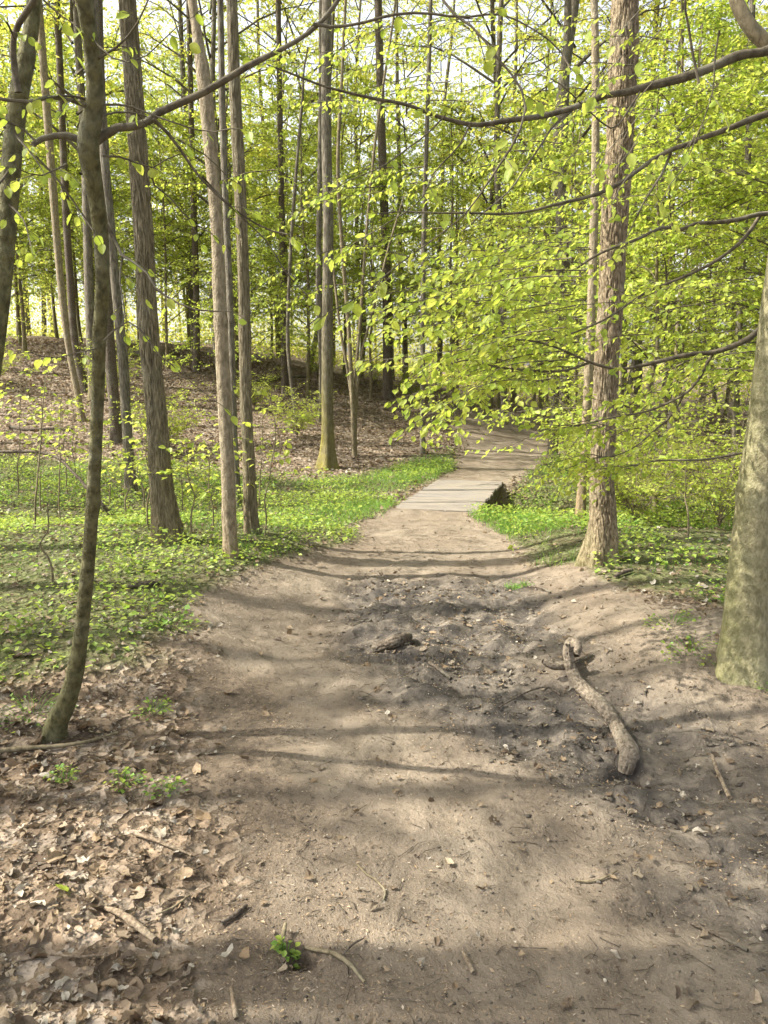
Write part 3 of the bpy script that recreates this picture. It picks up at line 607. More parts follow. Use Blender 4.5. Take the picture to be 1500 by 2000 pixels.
FL = [  # points, width0, width1, Y0, Y1, foliage density
    ([(174, 284), (205, 264), (245, 244), (275, 250), (300, 226), (340, 207), (400, 182), (450, 157), (510, 120), (560, 88), (605, 52), (645, 10), (690, -50)], 19, 7, 2.75, 2.75, .3),
    ([(612, 47), (650, 54), (700, 52), (750, 40), (800, 28), (850, 25), (900, 33), (950, 30), (985, 34), (1040, 60), (1085, 92), (1110, 130)], 6.5, 2.5, 2.74, 2.7, .55),
    ([(300, 232), (340, 275), (385, 335), (420, 370), (460, 405), (520, 445), (562, 458)], 7, 2.5, 2.73, 2.9, .2),
    ([(395, 345), (440, 395), (490, 440), (530, 480), (560, 530), (600, 572)], 4, 2, 2.8, 3.0, .5),
    ([(196, 205), (250, 203), (290, 218), (345, 240), (405, 258), (450, 250)], 5, 2, 2.7, 2.6, .2),
    ([(200, 225), (240, 220), (285, 230), (330, 262), (400, 300), (445, 345)], 4, 2, 2.7, 3.1, .3),
    ([(176, 286), (140, 266), (105, 266), (80, 272), (65, 282)], 16, 9, 2.75, 2.7, 0),
    ([(72, 278), (40, 250), (0, 238), (-60, 230)], 5, 3, 2.7, 2.6, .9),
    ([(180, 212), (140, 196), (90, 188), (45, 198), (0, 190), (-80, 180)], 8, 5, 2.7, 2.5, .7),
    ([(178, 195), (130, 187), (90, 192)], 6, 3, 2.7, 2.6, .3),
    ([(200, 305), (245, 308), (290, 328), (320, 312), (350, 300)], 4.5, 2, 2.7, 2.8, .4),
    ([(290, 328), (300, 360), (330, 385), (370, 430), (410, 455)], 4, 2, 2.8, 2.9, .5),
    ([(208, 440), (225, 470), (240, 500), (275, 520), (300, 560), (330, 580), (385, 602), (450, 605)], 7, 2, 2.85, 2.7, .55),
    ([(240, 500), (235, 550), (242, 600), (240, 632)], 4, 2.5, 2.85, 2.8, .5),
    ([(203, 665), (230, 640), (255, 628), (280, 650), (310, 690), (340, 715), (380, 755), (430, 790)], 4, 1.6, 2.95, 2.9, .6),
    ([(188, 680), (150, 690), (100, 700), (60, 690)], 3, 1.4, 2.95, 2.8, .5),
    ([(85, 0), (120, 30), (150, 48)], 4, 2, 2.6, 2.6, .8), ([(130, 320), (110, 330), (75, 345), (30, 330)], 4, 2, 2.7, 2.5, .9),
    ([(70, 305), (110, 350), (150, 405), (180, 450)], 4, 3, 2.7, 2.75, .3), ([(183, 120), (230, 90), (270, 40), (300, -30)], 5, 2.5, 2.65, 2.4, .8), ([(172, 60), (200, 100), (240, 125), (290, 110), (340, 60), (380, 30)], 3.5, 1.6, 2.6, 2.5, .9),
]
for i, (pts, w0, w1, Y0, Y1, dens) in enumerate(FL):
    Q = limb(fw, pp(pts, Y0, Y1), pxr(w0, Y0), pxr(w1, Y1), 8 if w0 > 6 else 5, seed=i)
    if dens: foliate(fw, flw, Q, .11 / max(dens, .2), (.06, .20), .036, (.026, .044), .12, seed=i, collect=fcol, droop=.9, flatness=.9)
fbr = add('branches', fw.build('branches', B_TWIG, True, foff), fork)
def leaf_objs(col, geo, root, off, nmax, lm, keep=None):
    b, d, u, s, w, r = [np.concatenate([c[k] for c in col]) for k in range(6)]
    dist = np.linalg.norm(b - [0, 0, CAM_H], axis=1)
    dv = b - np.array([0, 0, CAM_H]); fw_ = dv @ np.array([0, _cp, -_sp]); px = dv[:, 0] / fw_ * FPX; py = dv @ np.array([0, _sp, _cp]) / fw_ * FPX
    vis = (fw_ > .3) & (np.abs(px) < 760) & (np.abs(py) < 1010)
    big = np.where(vis, s / dist, 0); order = np.argsort(-big)[:nmax]; order = order[big[order] > 0]
    msk = np.zeros(len(b), bool); msk[order] = True
    geo.leaves(TPL8, b[~msk], d[~msk], u[~msk], s[~msk], w[~msk], r[~msk])
    for i in order:
        dd = nz(d[i]); sd = nz(np.cross(dd, u[i])); nn = np.cross(sd, dd); o = add('leaf', lm[int(r[i] * len(lm)) % len(lm)], root)
        M = Matrix(((dd[0], sd[0], nn[0], 0), (dd[1], sd[1], nn[1], 0), (dd[2], sd[2], nn[2], 0), (0, 0, 0, 1)))
        o.matrix_basis = Matrix.Translation(Vector(b[i] - off)) @ M @ Matrix.Diagonal((s[i], s[i] * w[i], s[i], 1))
TPL_BIG = None
def big_leaf(k):
    """near leaf with a folded midrib, wavy rim and pleats"""
    r = np.random.default_rng(k); n = 9; t = np.linspace(0, 1, n); half = .34 * np.sin(np.pi * np.clip(t, 0, 1) ** .82) ** .75; half[0] = .02; half[-1] = .0
    rows = []
    bend = r.uniform(-.12, .28)
    for i in range(n):
        zb = -bend * t[i] ** 2; pl = .02 * (-1) ** i
        rows += [(t[i], -half[i], zb + .22 * half[i] + pl), (t[i], -half[i] * .5, zb + .06 * half[i] - pl * .5), (t[i], 0, zb - .02), (t[i], half[i] * .5, zb + .06 * half[i] - pl * .5), (t[i], half[i], zb + .22 * half[i] + pl)]
    v = np.array(rows); f = [(i * 5 + j, i * 5 + j + 1, i * 5 + 6 + j, i * 5 + 5 + j) for i in range(n - 1) for j in range(4)]
    st = np.array([(-.22, -.008, .02), (-.22, .008, .02), (0, .01, 0), (0, -.01, 0)]); f2 = np.array([[len(v), len(v) + 1, len(v) + 2, len(v) + 3]])
    return mesh('leaf', np.vstack([v, st]), [np.vstack([np.array(f), f2])], SPRING, {'rnd': np.full(len(v) + 4, r.random())})
BIGL = [big_leaf(k) for k in range(7)]
leaf_objs(fcol, flw, fbr, foff, 220, BIGL)
if flw.n: o = add('foliage', flw.build('foliage', SPRING, False, foff), fork); o['kind'] = 'stuff'

# tree cut by the left frame edge
left2, LP, loff = traced('forest_tree', 'olive trunk at the top left edge of the frame, bent with a side limb', 'tree',
    [(-120, 1400, 46), (-95, 1200, 44), (-60, 950, 43), (-22, 760, 43), (0, 600, 43), (14, 440, 44), (24, 300, 46), (36, 190, 46), (52, 110, 42), (64, 30, 34), (68, -60, 32)], B_DARK, Y=3.5, sides=36, rings=160, ws=.8, crown=0, top=13, ctop=9, moss=.2, mossh=3)
g = Geo(); limb(g, pp([(36, 180), (24, 90), (34, 50), (60, 15), (90, -30)], 3.4, 3.3), pxr(14, 3.4), pxr(9, 3.4), 8, seed=77); ll = Geo(); lc = []
for i, pts in enumerate([[(10, 250), (-20, 200), (-60, 150)], [(20, 330), (-20, 380), (-70, 420)], [(28, 260), (60, 300), (80, 330)], [(30, 80), (10, 40), (-30, 10)], [(18, 400), (45, 430), (60, 480)]]):
    Q = limb(g, pp(pts, 3.35, 3.1), pxr(5, 3.4), pxr(2, 3.4), 5, seed=80 + i); foliate(g, ll, Q, .07, (.06, .2), .04, (.032, .048), .1, seed=90 + i, collect=lc, droop=.9, flatness=.9)
lbr = add('branches', g.build('branches', B_TWIG, True, loff), left2); leaf_objs(lc, ll, lbr, loff, 40, BIGL)
if ll.n: o = add('foliage', ll.build('foliage', SPRING, False, loff), left2); o['kind'] = 'stuff'

# smooth trunk at the right edge with its long limbs
beech, BPt, boff = traced('beech_tree', 'smooth grey-green trunk cut by the right edge, long leafy limbs reaching left', 'tree',
    [(1452, 1300, 92), (1455, 1240, 84), (1458, 1170, 80), (1466, 1080, 80), (1478, 980, 80), (1490, 880, 78), (1503, 780, 78), (1516, 680, 76), (1530, 560, 76), (1548, 400, 74), (1562, 220, 70), (1575, 0, 64)], B_BEECH,
    sides=80, rings=360, flare=.38, fh=.2, lobes=4, moss=.75, mossh=1.6, knots=5, crown=1, top=13, ctop=8)
bw = Geo(); bl = Geo(); bcol = []
BLM = [  # limbs
    ([(1560, 60), (1500, 98), (1440, 107), (1370, 140), (1300, 163), (1240, 178), (1180, 188), (1120, 212), (1050, 230), (980, 240), (920, 240), (860, 222), (800, 200), (740, 190), (680, 175), (610, 158), (540, 132)], 20, 3.5, 4.3, 3.4, .10),
    ([(1560, 200), (1500, 222), (1450, 240), (1400, 262), (1350, 282), (1308, 296), (1250, 332), (1190, 368), (1130, 390), (1060, 405), (990, 415), (900, 416), (820, 416), (740, 419)], 13, 2.5, 4.2, 3.6, .22),
    ([(1555, 420), (1495, 418), (1440, 424), (1400, 430), (1360, 432), (1325, 445), (1295, 440), (1260, 455), (1215, 478), (1160, 508), (1100, 538), (1035, 548), (960, 560)], 10, 2.5, 4.2, 3.8, .8),
    ([(1485, 420), (1460, 460), (1430, 492), (1380, 525), (1300, 560), (1230, 590), (1160, 632), (1110, 650), (1040, 668)], 8, 2.5, 4.2, 3.9, .8),
    ([(1560, 590), (1500, 630), (1465, 660), (1430, 675), (1390, 690), (1340, 698), (1290, 708), (1240, 717), (1200, 719), (1150, 708), (1120, 696), (1085, 680), (1040, 668), (980, 665)], 14, 2.5, 4.2, 4.0, .45),
    ([(1150, 709), (1110, 722), (1060, 724), (1010, 721), (960, 716), (915, 704), (870, 712), (820, 735)], 6, 2, 4.02, 3.9, 1.),
    ([(1393, 690), (1365, 735), (1335, 770), (1300, 790), (1250, 806), (1200, 815), (1140, 830), (1100, 838)], 7, 2, 4.2, 4.1, .75),
    ([(1335, 770), (1310, 815), (1270, 850), (1230, 880), (1170, 905)], 5, 2, 4.2, 4.3, .8),
    ([(1470, 880), (1440, 888), (1390, 898), (1330, 898), (1270, 898), (1210, 916), (1150, 930)], 6, 2, 4.35, 4.4, .6),
    ([(1310, 298), (1290, 340), (1270, 370), (1245, 415), (1225, 460)], 6, 2, 4.0, 3.9, .2),
    ([(1130, 205), (1090, 240), (1060, 285), (1030, 330), (1000, 370), (950, 410), (900, 450)], 5, 2, 3.9, 3.7, .3),
    ([(870, 225), (830, 270), (770, 310), (700, 345), (640, 380)], 3.5, 1.5, 3.6, 3.4, .5), ([(920, 240), (890, 290), (850, 340), (820, 390), (760, 430), (700, 470)], 3.5, 1.5, 3.6, 3.4, .5),
    ([(1405, 60), (1395, 110), (1390, 180), (1370, 240), (1345, 300), (1330, 330)], 4, 2, 4., 3.9, .25), ([(1365, 160), (1350, 70), (1340, 0), (1365, -60)], 6, 4, 4., 3.9, .2),
    ([(1250, 180), (1200, 250), (1150, 220), (1100, 170), (1060, 150), (1010, 150)], 4, 1.5, 3.6, 3.3, .5),
]
for i, (pts, w0, w1, Y0, Y1, dens) in enumerate(BLM):
    Q = limb(bw, pp(pts, Y0, Y1), pxr(w0, Y0), pxr(w1, Y1), 8 if w0 > 7 else 5, seed=100 + i)
    if dens: foliate(bw, bl, Q, .09 / max(dens, .2), (.15, .38), .034, (.032, .05), .3, seed=140 + i, collect=bcol, flatness=.6, droop=.5)
# leafy sprays drooping from the limbs into the view of the bridge
q = np.random.default_rng(77)
SPR = []
for k in range(40):
    y0 = 440 + 310 * (k + q.random()) / 40; x0 = 1160 - 60 * q.random() - .10 * (y0 - 455); L = (190 + 250 * q.random()) * (1.0 - .25 * (y0 > 690))
    SPR.append((x0, y0, x0 - L, y0 + 25 + 70 * q.random(), 3.3 + 1.1 * q.random()))
for k in range(16):
    x0 = 1480 - 230 * q.random(); y0 = 560 + 330 * q.random(); SPR.append((x0, y0, x0 - 140 - 120 * q.random(), y0 + 20 + 50 * q.random(), 4.4 + .7 * q.random()))
for k in range(10):
    x0 = 1250 - 60 * q.random(); y0 = 790 + 130 * q.random(); SPR.append((x0, y0, x0 - 90 - 70 * q.random(), y0 + 10 + 50 * q.random(), 4.2 + .6 * q.random()))
for k in range(26):
    x0 = 1330 - 520 * q.random(); y0 = 5 + 380 * q.random(); SPR.append((x0, y0, x0 - 160 - 150 * q.random(), y0 + 10 + 60 * q.random(), 4.6 + 2.2 * q.random()))
for k in range(8):
    x0 = 300 + 420 * q.random(); y0 = 330 + 300 * q.random(); SPR.append((x0 + 230, y0 - 40, x0, y0 + 30, 6.2 + 1.5 * q.random()))
for i, (xa, ya, xb, yb, Y) in enumerate(SPR):
    xm, ym = (xa + xb) / 2, (ya + yb) / 2 - 30 * q.random() + 6; yb += 30 * q.normal()
    Q = limb(bw, pp([(xa, ya), ((xa + xm) / 2, (ya + ym) / 2 - 5), (xm, ym), ((xb + xm) / 2, (yb + ym) / 2), (xb, yb)], Y + .25 * q.normal(), Y + .25 * q.normal()), pxr(2.2, Y), pxr(.9, Y), 4, seed=200 + i)
    foliate(bw, bl, Q, .07, (.10, .32), .030, (.028, .046), .05, seed=240 + i, collect=bcol, flatness=.6, droop=.55)
# pale twig hanging close to the lens
NT = [([(850, -30), (880, 25), (925, 65), (965, 120), (1000, 165), (1016, 210), (1008, 270), (985, 320), (950, 365), (900, 415), (840, 465), (770, 520), (705, 575), (650, 610)], 6, 2, 2.3, 2.0)]
for pts, w0, w1, Y0, Y1 in NT:
    Q = limb(bw, pp(pts, Y0, Y1), pxr(w0, Y0), pxr(w1, Y1), 6, seed=400); foliate(bw, bl, Q, .10, (.05, .14), .045, (.03, .045), .1, seed=401, collect=bcol, droop=1.1, flatness=1.)
for k, (a, b) in enumerate([(1160, 190), (1140, 200), (1225, 236), (1212, 285), (1190, 360), (1230, 300), (1170, 330), (1340, 300), (1310, 340), (1290, 400), (1090, 350), (1195, 400), (1250, 120), (1200, 90), (1150, 60), (1080, 30)]):
    Yn = 2.4 + .6 * q.random(); P = at(a, b, Yn); bcol.append((P[None], nz(np.array([[q.normal(0, .5), q.normal(0, .3), -1.]])), nz(np.array([[q.normal(0, 1), -1., .3]])), np.array([.044]), np.array([1.]), q.random(1)))
    bw.twigs(P[None], (P + [0.03, .02, .06])[None], (P + [.10, .06, .14])[None], .0014, .002)
bbr = add('branches', bw.build('branches', B_TWIG, True, boff), beech); leaf_objs(bcol, bl, bbr, boff, 300, BIGL)
o = add('foliage', bl.build('foliage', SPRING, False, boff), beech); o['kind'] = 'stuff'
g = Geo(); limb(g, pp([(1600, 170), (1540, 130), (1500, 85), (1465, 50), (1440, 0), (1425, -60)], 4.3, 4.4), pxr(30, 4.3), pxr(21, 4.3), 12, seed=91)
add('limb', g.build('limb', B_STEM, True, boff), beech)

# ------------------------------------------------------------------ footbridge
zb = .012
fb = thing('footbridge', 'weathered grey plank footbridge over the ditch, dirt on its deck', 'footbridge', (BC[0], BC[1], zb - .2))
fb.rotation_euler = (0, 0, math.atan2(BD[1], BD[0]))
def wood_mat():
    m, nt, out = mat('weathered_plank'); tc = N(nt, 'TexCoord').outputs['Object']
    rr = N(nt, 'ObjectInfo').outputs['Random']
    mp = N(nt, 'Mapping', {0: tc, 3: (40, 4, 40)}).outputs[0]; n1 = N(nt, 'TexNoise', {'Vector': mp, 'Scale': 1.0, 'Detail': 5.0}).outputs[0]
    n2 = N(nt, 'TexNoise', {'Vector': N(nt, 'NewGeometry').outputs['Position'], 'Scale': 2.2, 'Detail': 5.0}).outputs[0]
    c = mix(nt, n1, (.11, .097, .083), (.235, .21, .185)); c = mix(nt, math_(nt, 'MULTIPLY', rr, .9), c, (.15, .13, .105))
    c = mix(nt, ramp(nt, n2, [(.38, (0, 0, 0)), (.60, (.9, .9, .9))]), c, (.195, .167, .132))
    b = N(nt, 'Bump', {'Height': n1, 'Strength': .4, 'Distance': .01}).outputs[0]
    p = N(nt, 'BsdfPrincipled', {'Base Color': c, 'Roughness': .85, 'Normal': b}); nt.links.new(p.outputs[0], out.inputs[0]); return m
PLANK = wood_mat()
def boxm(name, sx, sy, sz, m, bev=.006):
    x, y, z = sx / 2, sy / 2, sz / 2; v = []
    for zz, i in ((-z, 0), (z - bev, 0), (z, bev)):
        v += [(-x + i, -y + i, zz), (x - i, -y + i, zz), (x - i, y - i, zz), (-x + i, y - i, zz)]
    f = [(3, 2, 1, 0), (8, 9, 10, 11)] + [(a + j, a + (j + 1) % 4, a + 4 + (j + 1) % 4, a + 4 + j) for a in (0, 4) for j in range(4)]
    return mesh(name, v, [np.array(f)], m, smooth=False)
WID = 1.06; npl = int(BL / .115); pmesh = [boxm('plank', .101, WID + dw, .034, PLANK) for dw in (0, .02, -.015)]
q = np.random.default_rng(8)
for i in range(npl):
    p = add('plank', pmesh[i % 3], fb); p.location = (-BL / 2 + (i + .5) * BL / npl, q.normal(0, .006), .2 + q.normal(0, .002)); p.rotation_euler = (q.normal(0, .004), q.normal(0, .01), q.normal(0, .006))
for s in (-1, 1):
    b = add('side_beam', boxm('side_beam', BL + .1, .09, .17, B_MUDDY), fb); b.location = (0, s * (WID / 2 - .06), .096)
for s in (-1, 1):
    b = add('sill_beam', boxm('sill_beam', .14, WID + .25, .12, B_MUDDY), fb); b.location = (s * (BL / 2 - .12), 0, -.052)

# ------------------------------------------------------------------ woodland behind: trees placed singly
q = np.random.default_rng(21)
TALL = [(-8.6, 16, 1), (-7.2, 20, 2), (-4.6, 23, 1), (-12, 22, 3), (-2.6, 27, 0), (-6.5, 28, 3), (-10.5, 30, 1), (-15, 27, 2), (.8, 30, 2), (3.2, 25, 1), (6.0, 21, 0), (8.2, 26, 3), (5.0, 31, 2), (11, 22, 1), (12.5, 30, 0), (9.4, 16, 2), (-1, 34, 1), (-4.5, 35, 2), (2.4, 36, 3), (7, 36, 1), (-8.5, 37, 0), (-14, 36, 1), (15.5, 36, 2), (16.5, 26, 3), (-18, 33, 0), (13.5, 17.5, 2), (4.1, 18.5, 3)]
sidew = lambda x: 'left of' if x < -1 else ('straight above' if x < 2.5 else 'right of')
TL = ['far left', 'left', 'centre', 'right', 'far right']
def where(x, y):
    u = 750 + FPX * x / y
    return ('at the left frame edge' if u < 120 else 'behind the forked near tree' if u < 260 else 'behind the furrowed trunk' if u < 400 else 'behind the pale knotty trunks' if u < 560 else
            'behind the moss-footed trunk' if u < 720 else 'beyond the footbridge' if u < 900 else 'beyond the path bend' if u < 1080 else 'behind the big furrowed trunk' if u < 1250 else 'right of the big furrowed trunk' if u < 1400 else 'at the right frame edge')
def far(y): return 'nearer' if y < 20 else 'mid-distance' if y < 28 else 'far' if y < 34 else 'farthest'
from collections import defaultdict
PENDING = defaultdict(list)
_plant = plant
def plant(kind, k, x, y, s, rz, label, cat, group, name, **kw):
    o = _plant(kind, k, x, y, s, rz, label, cat, group, name, **kw); PENDING[label].append((x / max(y, .1), o)); return o
for i, (x, y, k) in enumerate(TALL):
    plant('tall', k, x, y, .85 + .3 * q.random(), q.random() * 6.28, f'{far(y)} tall tree with thin crown {where(x, y)}', 'tree', 'tall trees of the wood behind', 'woodland_tree')
UND = [(3.6, 10.5, 0), (5.6, 10.2, 1), (4.6, 12.6, 2), (6.6, 12.8, 3), (7.4, 10.8, 0), (3.4, 14.4, 1), (5.4, 15.4, 3), (8.4, 14.6, 2), (10.2, 13, 1), (4.4, 19, 2), (7.2, 18.2, 1), (9.8, 19.5, 3), (4.6, 22.6, 2), (2.0, 24, 3), (-.4, 23.5, 1), (-2.2, 23, 2), (-4.6, 25, 3), (-6.4, 24, 1), (-8.6, 25, 2), (-10.6, 24, 3), (-12.6, 26, 0), (-1.4, 28, 3), (-3.6, 30, 2), (-7.4, 31, 3), (1.4, 28.5, 2), (4.0, 28, 3), (6.6, 25.5, 2), (-8.2, 11.6, 1), (12, 16.5, 3), (12.5, 21.5, 2), (-5.2, 29, 1), (.4, 33, 3), (-9.8, 34, 3), (8.8, 30, 3), (-3.4, 21, 0), (-14, 24, 3), (-5.6, 33, 3), (-12.4, 31, 3), (3.0, 33, 3), (6.2, 33.5, 3), (11, 26, 3), (14, 24.5, 3), (-2.2, 33.5, 3), (-16, 31, 3), (14.8, 31, 3), (10.2, 34, 2), (-10.2, 27.5, 3), (-7.6, 26.6, 2), (-3.0, 25.6, 3), (-.9, 30.5, 3), (2.6, 30.6, 3), (-13.4, 28.5, 3), (-4.4, 31.6, 3), (-11.5, 33, 3), (-13, 34.4, 2), (-9, 30, 3), (-15, 33.4, 3), (-7, 34.8, 3), (-11.8, 26.5, 2), (-8.8, 27.2, 1), (12.8, 27.6, 3), (5.2, 26.6, 3), (9.2, 23.2, 3)]
for i, (x, y, k) in enumerate(UND):
    plant('under', k, x, y, .9 + .3 * q.random(), q.random() * 6.28, f'{far(y)} understorey tree with bright leaf tiers {where(x, y)}', 'tree', 'understorey trees', 'understorey_tree')
SHR = [(2.75, 8.6, 0), (3.5, 8.2, 1), (4.2, 8.9, 2), (3.1, 9.8, 1), (4.9, 9.4, 0), (5.6, 8.3, 1), (3.2, 11.4, 2), (3.4, 12.8, 0), (4.1, 16, 2), (4.5, 18, 1), (6.2, 11.6, 2), (-3.3, 20.5, 0), (.9, 25, 1), (-6.8, 20, 2), (4.9, 20.5, 2), (-.3, 27, 2), (7.4, 9.3, 2), (-10, 20.5, 1), (-2.0, 26, 1), (-4.2, 15.5, 0), (-8, 15, 1), (-1.9, 17.5, 0)]
for i, (x, y, k) in enumerate(SHR):
    plant('shrub', k, x, y, .62 + .3 * q.random(), q.random() * 6.28, f'{far(y)} leafy spring shrub {where(x, y)}', 'shrub', 'understorey shrubs', 'shrub')
# the wood goes on to the left of the frame; its trunks throw the bars of shade across the path
OFF = [(-4.6, 2.0, .15, 'nearest the camera'), (-5.4, 1.55, .17, 'behind the nearest one'), (-9.0, 2.7, .1, 'level with the small hole'), (-10.5, 3.4, .1, 'level with the forked tree'),  (-7.4, 5.2, .15, 'level with the rotten log'), (-6.0, 6.75, .14, 'level with the pale knotty trunk'), (-9.5, 4.1, .12, 'level with the crooked fallen branch')]
for i, (x, y, r, w_) in enumerate(OFF):
    o = thing('woodland_tree', f'tall bare-stemmed tree left outside the frame, {w_}', 'tree', (x, y, float(zf(x, y))), 'trees left of the frame')
    add('trunk', wave_trunk(700 + i, 20, r, .7, 14, 40), o); wm, lm = CROWN_HI[i % 3]
    for nm, mm in (('branches', wm), ('crown', lm)): add(nm, mm, o, (0, 0, 13.5 if r > .11 else 6.0))
for lab, lst in PENDING.items():
    if len(lst) > 1:
        lst.sort(key=lambda t: t[0]); m_ = len(lst); nth = ['leftmost', 'second from left', 'third from left', 'fourth from left', 'fifth from left', 'sixth from left', 'seventh from left', 'eighth from left']
        for j, (_, o) in enumerate(lst): o['label'] = ('rightmost ' if j == m_ - 1 else nth[j] + ' ') + lab
# distant wood that reads as one mass
g = Geo(); q = np.random.default_rng(31); n = 520000
x = q.uniform(-58, 58, n); y = 34 + 30 * q.random(n) ** 1.3; z = 17 * q.random(n) ** 1.45
dens = vn(x * .35, z * .6 + y * .1, 40) * .7 + vn(x * 1.2, z * 1.4, 43) * .5; ok = dens > .40 + .022 * z; x, y, z = x[ok], y[ok], z[ok]; n = len(x)
g.leaves(TPL2, np.stack([x, y, zf(x, y) + .2 + z], 1), q.normal(0, 1, (n, 3)), nz(np.array([[0, 0, 1.]]) + q.normal(0, .6, (n, 3))), .13 * (.7 + .6 * q.random(n)), None, q.random(n))
dl = add('distant_woodland', g.build('distant_woodland', SPRING_FAR, False)); tag(dl, 'mass of yellow-green foliage closing the wood at the back', 'woodland', kind='stuff')
g = Geo(); n = 150
for i in range(n):
    x, y = q.uniform(-60, 60), q.uniform(37, 66); h = float(zf(x, y)); r = .07 + .1 * q.random(); lx, ly = q.normal(0, .6, 2)
    g.tube([(x, y, h - .3), (x + lx * .3, y, h + 5), (x + lx, y + ly, h + 11), (x + lx * 1.6, y, h + 17)], [r, r * .85, r * .6, r * .25], 6, False)
    for j in range(6):
        z = 4 + 10 * q.random(); a = q.random() * 6.3; L = 1.5 + 2.2 * q.random(); b = np.array([x + lx * z / 13, y, h + z]); e = b + [math.cos(a) * L, math.sin(a) * L, L * .9]
        g.tube([b, (b + e) / 2 + [0, 0, -.2], e], [r * .35, r * .22, r * .08], 4, False)
dt = add('distant_trunks', g.build('distant_trunks', B_FAR)); tag(dt, 'crowd of thin far trunks and boughs inside the distant foliage', 'woodland', kind='stuff')

# ------------------------------------------------------------------ saplings on the left and by the path
SAPL = [((35, 985), (40, 690), 'leftmost'), ((66, 1030), (86, 690), 'second from the left edge'), ((78, 1000), (82, 790), 'short, behind the second sapling'), ((116, 1018), (120, 770), 'between the second and the fallen dark bough'), ((133, 965), (115, 775), 'leaning left above the dark bough'), ((148, 958), (142, 800), 'beside the left-leaning sapling'), ((216, 1000), (214, 840), 'just right of the forked tree'), ((279, 1012), (286, 830), 'left of two close by the furrowed trunk'), ((289, 1034), (288, 820), 'right of two close by the furrowed trunk'), ((376, 1062), (368, 880), 'right of the furrowed trunk'), ((352, 1010), (366, 860), 'behind, right of the furrowed trunk'), ((412, 1050), (418, 850), 'left of the pale knotty trunk'), ((516, 1048), (528, 770), 'leafy, right of the olive-grey trunk'), ((505, 985), (515, 800), 'thin, behind the leafy one'), ((101, 1145), (95, 980), 'pale dry, in front of the forked tree'), ((247, 1020), (240, 880), 'short, left of the furrowed trunk'), ((1240, 1010), (1250, 840), 'in the bushes right of the big furrowed trunk'), ((1345, 1050), (1340, 900), 'left of the smooth near trunk')]
for i, (b, t, w) in enumerate(SAPL):
    q = np.random.default_rng(800 + i); B = G(*b, False); T = at(*t, B[1] + q.normal(0, .15)); st = Geo(); lf = Geo()
    o = thing('sapling', f'thin leafy sapling, {w}', 'sapling', B, 'saplings')
    md = (B + T) / 2 + np.append(q.normal(0, .04, 2), 0); P = np.array([B - [0, 0, .1], B * .7 + T * .3, md, B * .3 + T * .7 + np.append(q.normal(0, .03, 2), 0), T])
    Q = limb(st, P, .009 + .004 * q.random(), .003, 6, seed=i)
    if 'dry' not in w:
        for j in range(10):
            f = .42 + .58 * (j + q.random()) / 10; k = min(int(f * (len(Q) - 1)), len(Q) - 1); az = j * 2.5 + q.random(); L = .22 + .35 * q.random()
            e = Q[k] + np.array([math.cos(az) * L, math.sin(az) * L, .08 + .1 * q.random()]); R_ = limb(st, [Q[k], (Q[k] + e) / 2 + [0, 0, .03], e], .003, .0012, 4, 6, seed=j)
            foliate(st, lf, R_, .10, (.05, .13), .045, (.04, .075), .15, seed=900 + i * 20 + j, tpl=TPL8, droop=.3)
    add('stem', st.build('stem', B_STEM, True, B), o)
    if lf.n: add('crown', lf.build('crown', SPRING, False, B), o)

# ------------------------------------------------------------------ dead wood on the ground
def lying(name, label, cat, pix, m, lift=0., sides=8, parts=(), group=None, rough=.25):
    """pix: (u, v, width px, height above ground m)"""
    P, rr = [], []
    for (u, v, w, h) in pix:
        p = G(u, v + w * .45, True); D = np.linalg.norm(p - [0, 0, CAM_H]); r = w / 2 / FPX * D
        if h > .04:
            pb = P[-1] if P else p; p = at(u, v, p[1] - h * 1.2); p[2] = max(p[2], 0)
        else: p[2] = float(zf(p[0], p[1])) + r * .75 + h
        P.append(p); rr.append(r)
    P = np.array(P); c = P.mean(0); o = thing(name, label, cat, (c[0], c[1], float(zf(c[0], c[1]))), group); off = np.array(o.location)
    n = max(10, len(P) * 10); Q = catmull(np.column_stack([P, rr]), n); g = Geo(); sd = int(P[0][0] * 100) % 50
    t = np.linspace(0, 1, n); g.tube(Q[:, :3], np.maximum(Q[:, 3], .001) * (1 + rough * (vn(t * n * .3, t * 0 + 2, sd) - .5)), sides); add('stem', g.build('stem', m, True, off), o)
    return o, Q, off
fbk, Q, off = lying('fallen_branch', 'big crooked grey fallen branch with hooked top lying across the churned mud', 'branch',
    [(1112, 1290, 17, .13), (1109, 1272, 18, .17), (1116, 1254, 18, .19), (1127, 1262, 19, .16), (1124, 1280, 15, .10)], B_DEAD, sides=14)
def stem_world(pts, m, root, off, name, sides=16, rings=70, relief=.003, seed=3):
    P = np.array([p[:3] for p in pts]); r = [p[3] for p in pts]
    add(name, trunk_mesh(name, P, r, m, sides, rings, 0, .1, relief=relief, rh=60, rv=2, seed=seed, off=off), root)
def gp(u, v, w, h): 
    p = G(u, v + w * .4); r = w / 2 / FPX * np.linalg.norm(p - [0, 0, CAM_H]); return (p[0], p[1], p[2] + r * .7 + h, r)
pa = at(1110, 1280, Q[0][1] ); 
stem_world([gp(1221, 1500, 22, -.02), gp(1226, 1482, 30, 0), gp(1228, 1465, 33, 0), gp(1213, 1440, 26, .01), gp(1197, 1412, 24, .015), gp(1175, 1385, 26, .02), gp(1150, 1362, 26, .02), gp(1128, 1342, 25, .03), gp(1117, 1322, 21, .03), (*at(1114, 1300, Q[0][1] - .02), pxr(19, Q[0][1])), (*at(1110, 1276, Q[0][1]), pxr(18, Q[0][1])), (*at(1112, 1260, Q[0][1]), pxr(18, Q[0][1]))], B_DEAD, fbk, off, 'main_stem', 48, 260, .006)
